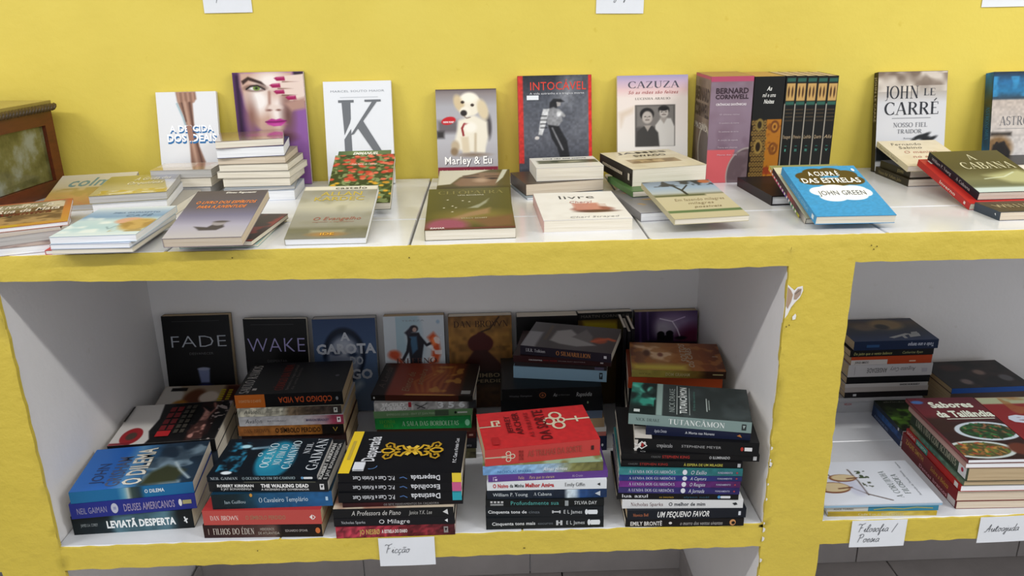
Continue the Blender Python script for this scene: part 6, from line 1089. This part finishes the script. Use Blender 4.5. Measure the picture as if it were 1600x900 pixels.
bk('culpa', 'bright blue cover with brown and white cloud shapes, propped near the front edge', g, 'L', 'N', 0x2c88bc, 'cream', a_culpa, spine=[('T','A CULPA É DAS ESTRELAS',.3,.3,.8,.7,0x8fc4e0,'r'),('R',.9,.25,.95,.75,0xd0dce4)])
bk('largo_a', 'lower of two black-spined books at the foot of the cloudy-sky standing book', g, 'L', 'N', 0x2a241a, 'cream', spine=side_text('Nosso fiel  Fulham, John', 0x8f8258, .1, .8, 'i'))
bk('largo_b', 'upper of two black-spined books at the foot of the cloudy-sky standing book', g, 'L', 'N', 0x2c2820, 'cream', lambda W, H: Art(W, H, 0x5c5c62).R(0,0,1,.3,0x77777c,.2), spine=side_text('JOHN', 0x8f8258, .6, .8, 'b'))
bk('sabino', 'cream cover with faded red script, lying over the two black-spined books', g, 'L', 'N', 0xcabf9f, 'cream', a_sabino, mat='satin', spine=side_text('Fernando Sabino', 0x8a7a5a, .1, .7, 'i'))
bk('vermelho_inv', 'red book under the olive cover with large pale serif capitals', g, 'L', 'N', 0xb02a27, 'cream', a_verm, spine=[('T','Inverno',.45,.25,.75,.75,0xe0c8c0,'b'),('R',.9,.3,.93,.7,0xd8c4c0)])
bk('acabana', 'olive cover with large pale serif capitals at the right edge', g, 'L', 'N', 0x1e2430, 'cream', a_acab, spcol=0x1c222c, spine=[('T','William P. Young',.08,.3,.48,.7,0xb0b4b8,'f'),('T','A Cabana',.58,.3,.85,.7,0xb0b4b8,'f')])
bk('young2', 'small brown book in front of the olive cover at the right frame edge', g, 'L', 'N', 0x3a4450, 'warm', a_youngw, spine=[('P',[(.8,.4),(.84,.3),(.86,.6)],0xdfe4e8)])
g = 'books in the tall stack under the painted-nails cover'
lab = ['white-paged book at the bottom', 'thin blue-grey book second from the bottom', 'book third from the bottom', 'thin book fourth from the bottom', 'book fifth from the bottom', 'book third from the top', 'thick white-paged book second from the top', 'mirror-glossy cover on top']
for i, (pgk, cc) in enumerate((('white',0xb9c0cc),('grey',0x8a929a),('cream',0xa9a294),('cream',0xb0aca0),('cream',0x8a8478),('warm',0x9a8f7c),('white',0x3a3f6a),('cream',0x8a6f6a))):
    bk('pilha%d' % (i+1), lab[i]+' of the tall stack before the painted-nails cover', g, 'B', 'N', cc, pgk, a_pil8 if i == 7 else None, mat='mirror' if i == 7 else 'gloss')
g = 'books in the pile before the sinewy-arm cover'
bk('gruta1', 'pale book at the bottom of the pile before the sinewy-arm cover', g, 'B', 'N', 0xa9a49c, 'cream')
bk('gruta2', 'white-edged book in the middle of the pile before the sinewy-arm cover', g, 'B', 'N', 0xb9bcc0, 'white')
bk('gruta3', 'olive-gold cover with white slanted script before the sinewy-arm cover', g, 'B', 'N', 0x8d8458, 'grey', a_gruta, mat='mirror')
for i in range(3):
    q = G['gruta%d' % (i+1)]; G['refl%d' % i] = (-.776+.003*i, .436+.001*i, ZT+(0, .0215, .0420)[i], 1, 0, .132, .088, (.021, .020, .018)[i])
    bk('refl%d' % i, ('lowest', 'middle', 'topmost, glossy pale')[i]+' book of the low pile touching the sinewy-arm cover', 'low pile touching the sinewy-arm cover', 'B', 'N', (0x8d929a,0xa3a09a,0xbab0a0)[i], ('grey','cream','grey')[i], a_refl if i == 2 else None, mat='mirror' if i == 2 else 'gloss')
g = 'magazines and books overhanging the front left edge'
bk('ctu', 'thin red-topped booklet with white spine lying askew under the sky-blue cover', g, 'L', 'N', 0xb83a3a, 'white')
bk('ceu1', 'grey-paged book overhanging the edge, lowest under the sky-blue cover', g, 'B', 'N', 0xa9aaa8, 'cream')
bk('ceu2', 'white-paged book directly under the sky-blue cover', g, 'B', 'N', 0xbcc4d4, 'white')
bk('ceu3', 'book with a sky-blue cover and yellow flowers at the front left edge', g, 'B', 'N', 0xb9ccd8, 'white', a_ceu)
bk('revista1', 'dull pink-grey magazine lowest at the front left corner', g, 'B', 'N', 0x9a8c8a, 'white', a_rev2, name='magazine', cat='magazine')
bk('revista2', 'white-paged magazine between the pink-grey one and the orange-bordered one', g, 'B', 'N', 0xa8a09c, 'grey', name='magazine', cat='magazine')
bk('revista3', 'orange-bordered magazine with a landscape picture at the front left corner', g, 'B', 'N', 0xa9603e, 'white', a_rev3, name='magazine', cat='magazine')
G['calmo'] = (-.955, .315, ZT+.0005, 12, 8, .16, .2, .012)
bk('calmo', 'cream magazine with faded teal lettering behind the orange-bordered one', g, 'B', 'N', 0xc4b898, 'grey', a_calmo, name='magazine', cat='magazine')
# ------------------------------------------------ handwritten paper labels
def ink(acc, strokes, ox, oz, s, y, w=.0011, slant=.25, col=0x2c3038):
    for pts in strokes:
        # smooth by subdividing with a Catmull-Rom curve
        P = [np.array(p, float) for p in pts]; Q = []
        for i in range(len(P)-1):
            p0 = P[max(i-1, 0)]; p1 = P[i]; p2 = P[i+1]; p3 = P[min(i+2, len(P)-1)]
            for k in range(4):
                t = k/4; Q.append(.5*((2*p1)+(-p0+p2)*t+(2*p0-5*p1+4*p2-p3)*t*t+(-p0+3*p1-3*p2+p3)*t**3))
        Q.append(P[-1]); pts2 = [(ox+(q[0]+q[1]*slant)*s, oz+q[1]*s) for q in Q]
        V, F = strip(pts2, w); acc.add([(v[0], y, v[1]) for v in V], F, lin(col))
CUR = { # cursive letters: width, strokes, x-height = 1
'F': (1.5, [[(-.3,2.0),(-.1,2.3),(.2,2.2),(.5,2.1),(1.2,2.5)],[(.55,2.2),(.45,1.2),(.4,0)],[(.45,1.1),(1.0,1.3)]]),
'P': (1.4, [[(.3,2.2),(.25,1.0),(.2,0)],[(-.1,1.9),(.4,2.3),(1.0,2.1),(.9,1.4),(.3,1.2)]]),
'A': (1.5, [[(-.1,.1),(.2,0),(.7,1.2),(.95,2.2),(1.0,1.0),(1.05,0)],[(.3,.8),(1.2,.9)]]),
'E': (1.3, [[(1.0,2.0),(.6,2.3),(.3,1.9),(.6,1.3),(.2,.8),(.2,.1),(.9,.1)]]),
'B': (1.4, [[(.2,2.2),(.15,0)],[(.2,2.1),(.9,2.1),(.8,1.3),(.25,1.2),(1.0,.9),(.9,.1),(.1,0)]]),
'a': (1.0, [[(.8,.9),(.4,1.0),(.1,.5),(.3,.0),(.7,.4),(.8,.95),(.75,.2),(1.0,.1)]]),
'b': (.9, [[(.0,.2),(.4,1.2),(.45,2.1),(.2,1.8),(.15,.3),(.4,0),(.7,.5),(.5,.9),(.9,.8)]]),
'c': (.8, [[(.7,.8),(.4,1.0),(.1,.5),(.3,0),(.8,.2)]]),
'ç': (.8, [[(.7,.8),(.4,1.0),(.1,.5),(.3,0),(.8,.2)],[(.4,0),(.5,-.4),(.2,-.6)]]),
'd': (1.0, [[(.8,.9),(.4,1.0),(.1,.5),(.3,.0),(.7,.4),(.85,2.1),(.75,.2),(1.0,.1)]]),
'e': (.8, [[(.1,.5),(.6,.6),(.5,1.0),(.15,.7),(.2,.05),(.8,.2)]]),
'f': (.7, [[(.0,.2),(.5,1.5),(.5,2.1),(.25,1.6),(.2,-.9),(.4,-.6),(.4,.1),(.8,.3)]]),
'g': (1.0, [[(.8,.9),(.4,1.0),(.1,.5),(.3,.1),(.7,.4),(.8,.95),(.7,-.8),(.3,-.9),(.4,-.3),(1.0,.2)]]),
'i': (.6, [[(0,.3),(.3,1.0),(.25,.1),(.6,.2)],[(.4,1.45),(.45,1.5)]]),
'í': (.6, [[(0,.3),(.3,1.0),(.25,.1),(.6,.2)],[(.35,1.4),(.6,1.8)]]),
'j': (.6, [[(0,.3),(.3,1.0),(.3,-.8),(0,-.8),(.1,-.3),(.6,.2)],[(.4,1.45),(.45,1.5)]]),
'l': (.6, [[(0,.2),(.5,1.5),(.4,2.1),(.15,1.6),(.2,.1),(.6,.2)]]),
'o': (.9, [[(.6,.9),(.2,.9),(.1,.3),(.4,0),(.7,.5),(.5,.95),(.9,.85)]]),
'p': (1.0, [[(0,.4),(.25,1.0),(.2,-1.0)],[(.2,.5),(.5,1.0),(.8,.6),(.5,.05),(.25,.2),(1.0,.2)]]),
'r': (.7, [[(0,.3),(.2,1.1),(.5,.9),(.4,.2),(.7,.2)]]),
's': (.7, [[(0,.2),(.4,1.1),(.55,.4),(.2,.0),(.7,.2)]]),
't': (.7, [[(0,.3),(.35,1.7),(.25,.1),(.65,.2)],[(.0,1.2),(.7,1.3)]]),
'u': (1.0, [[(0,.5),(.15,1.0),(.15,.2),(.5,.1),(.75,1.0),(.7,.1),(1.0,.2)]]),
'ã': (1.0, [[(.8,.9),(.4,1.0),(.1,.5),(.3,.0),(.7,.4),(.8,.95),(.75,.2),(1.0,.1)],[(.2,1.35),(.45,1.5),(.6,1.35),(.85,1.5)]]),
'~': (0, [[(-1.1,1.4),(-.8,1.6),(-.5,1.4),(-.2,1.6)]]), '/': (1.0, [[(.3,-.3),(.9,2.2)]]), ' ': (.7, []),
}
def write(acc, s, x, z, sz, y=-.0006, w=.0009):
    for ch in s:
        wd, st = CUR[ch]; ink(acc, st, x, z, sz, y, w); x += wd*sz
def card(label, cx, z0, w, h, y, lines, rot=0, tilt=0, group=None):
    t = tag(empty('paper_label', (cx, y, z0), (math.radians(tilt), math.radians(rot), 0)), label, 'label', group)
    a = Acc(); n = 8; V = []; F = []
    for i in range(n+1):
        for j in (0, 1):
            x = -w/2+w*i/n; b = .0007*math.sin(3.14*i/n)
            V += [(x, -b-.0003*j, 0), (x, -b-.0003*j-(.0), h)] if j == 0 else [(x, -b-.0004, 0), (x, -b-.0004, h)]
    for i in range(n):
        q = i*4; F += [(q+2, q+6, q+7, q+3), (q, q+1, q+5, q+4), (q, q+4, q+6, q+2), (q+1, q+3, q+7, q+5)]
    F += [(0, 2, 3, 1), (n*4, n*4+1, n*4+3, n*4+2)]
    a.add(V, F, (1, 1, 1)); a.build('card', M['paper'], t, False)
    k = Acc()
    for s, x, z, sz in lines: write(k, s, -w/2+x, z, sz, -.0016)
    if k.n: k.build('handwriting', M['matte'], t)
card('white paper label reading Ficção on the yellow strip below the big compartment', -.2105, ZL-.066, .109, .065, -.0022, [('Ficção', .011, .031, .0086)])
card('white paper label reading Filosofia / Poesia below the right compartment', .7205, ZL-.060, .110, .062, -.0022, [('Filosofia /', .012, .036, .0082), ('Poesia', .014, .012, .0082)])
card('tilted white paper label reading Autoajuda at the bottom right', .977, ZL-.059, .108, .060, -.0022, [('Autoajuda', .012, .026, .0078)], rot=-1)
card('white paper label high on the wall above the painted-nails cover', -.599, ZT+.382, .106, .075, D-.0015, [('Espírita', .012, .030, .0088)])
card('white paper label high on the wall above the dancing-figure cover', .273, ZT+.364, .107, .075, D-.0015, [('Biografia', .014, .032, .0085)], rot=1)
card('white paper label cut by the top right corner of the frame', 1.152, ZT+.362, .106, .075, D-.0015, [('Autores', .014, .035, .0085)] if 0 else [])

G['canto'] = (1.095, .40, ZT+.0005, 3, 0, .15, .11, .034)
bk('canto', 'black book behind the olive cover at the right frame edge', 'books lying on the top shelf', 'L', 'N', 0x17171a, 'cream')
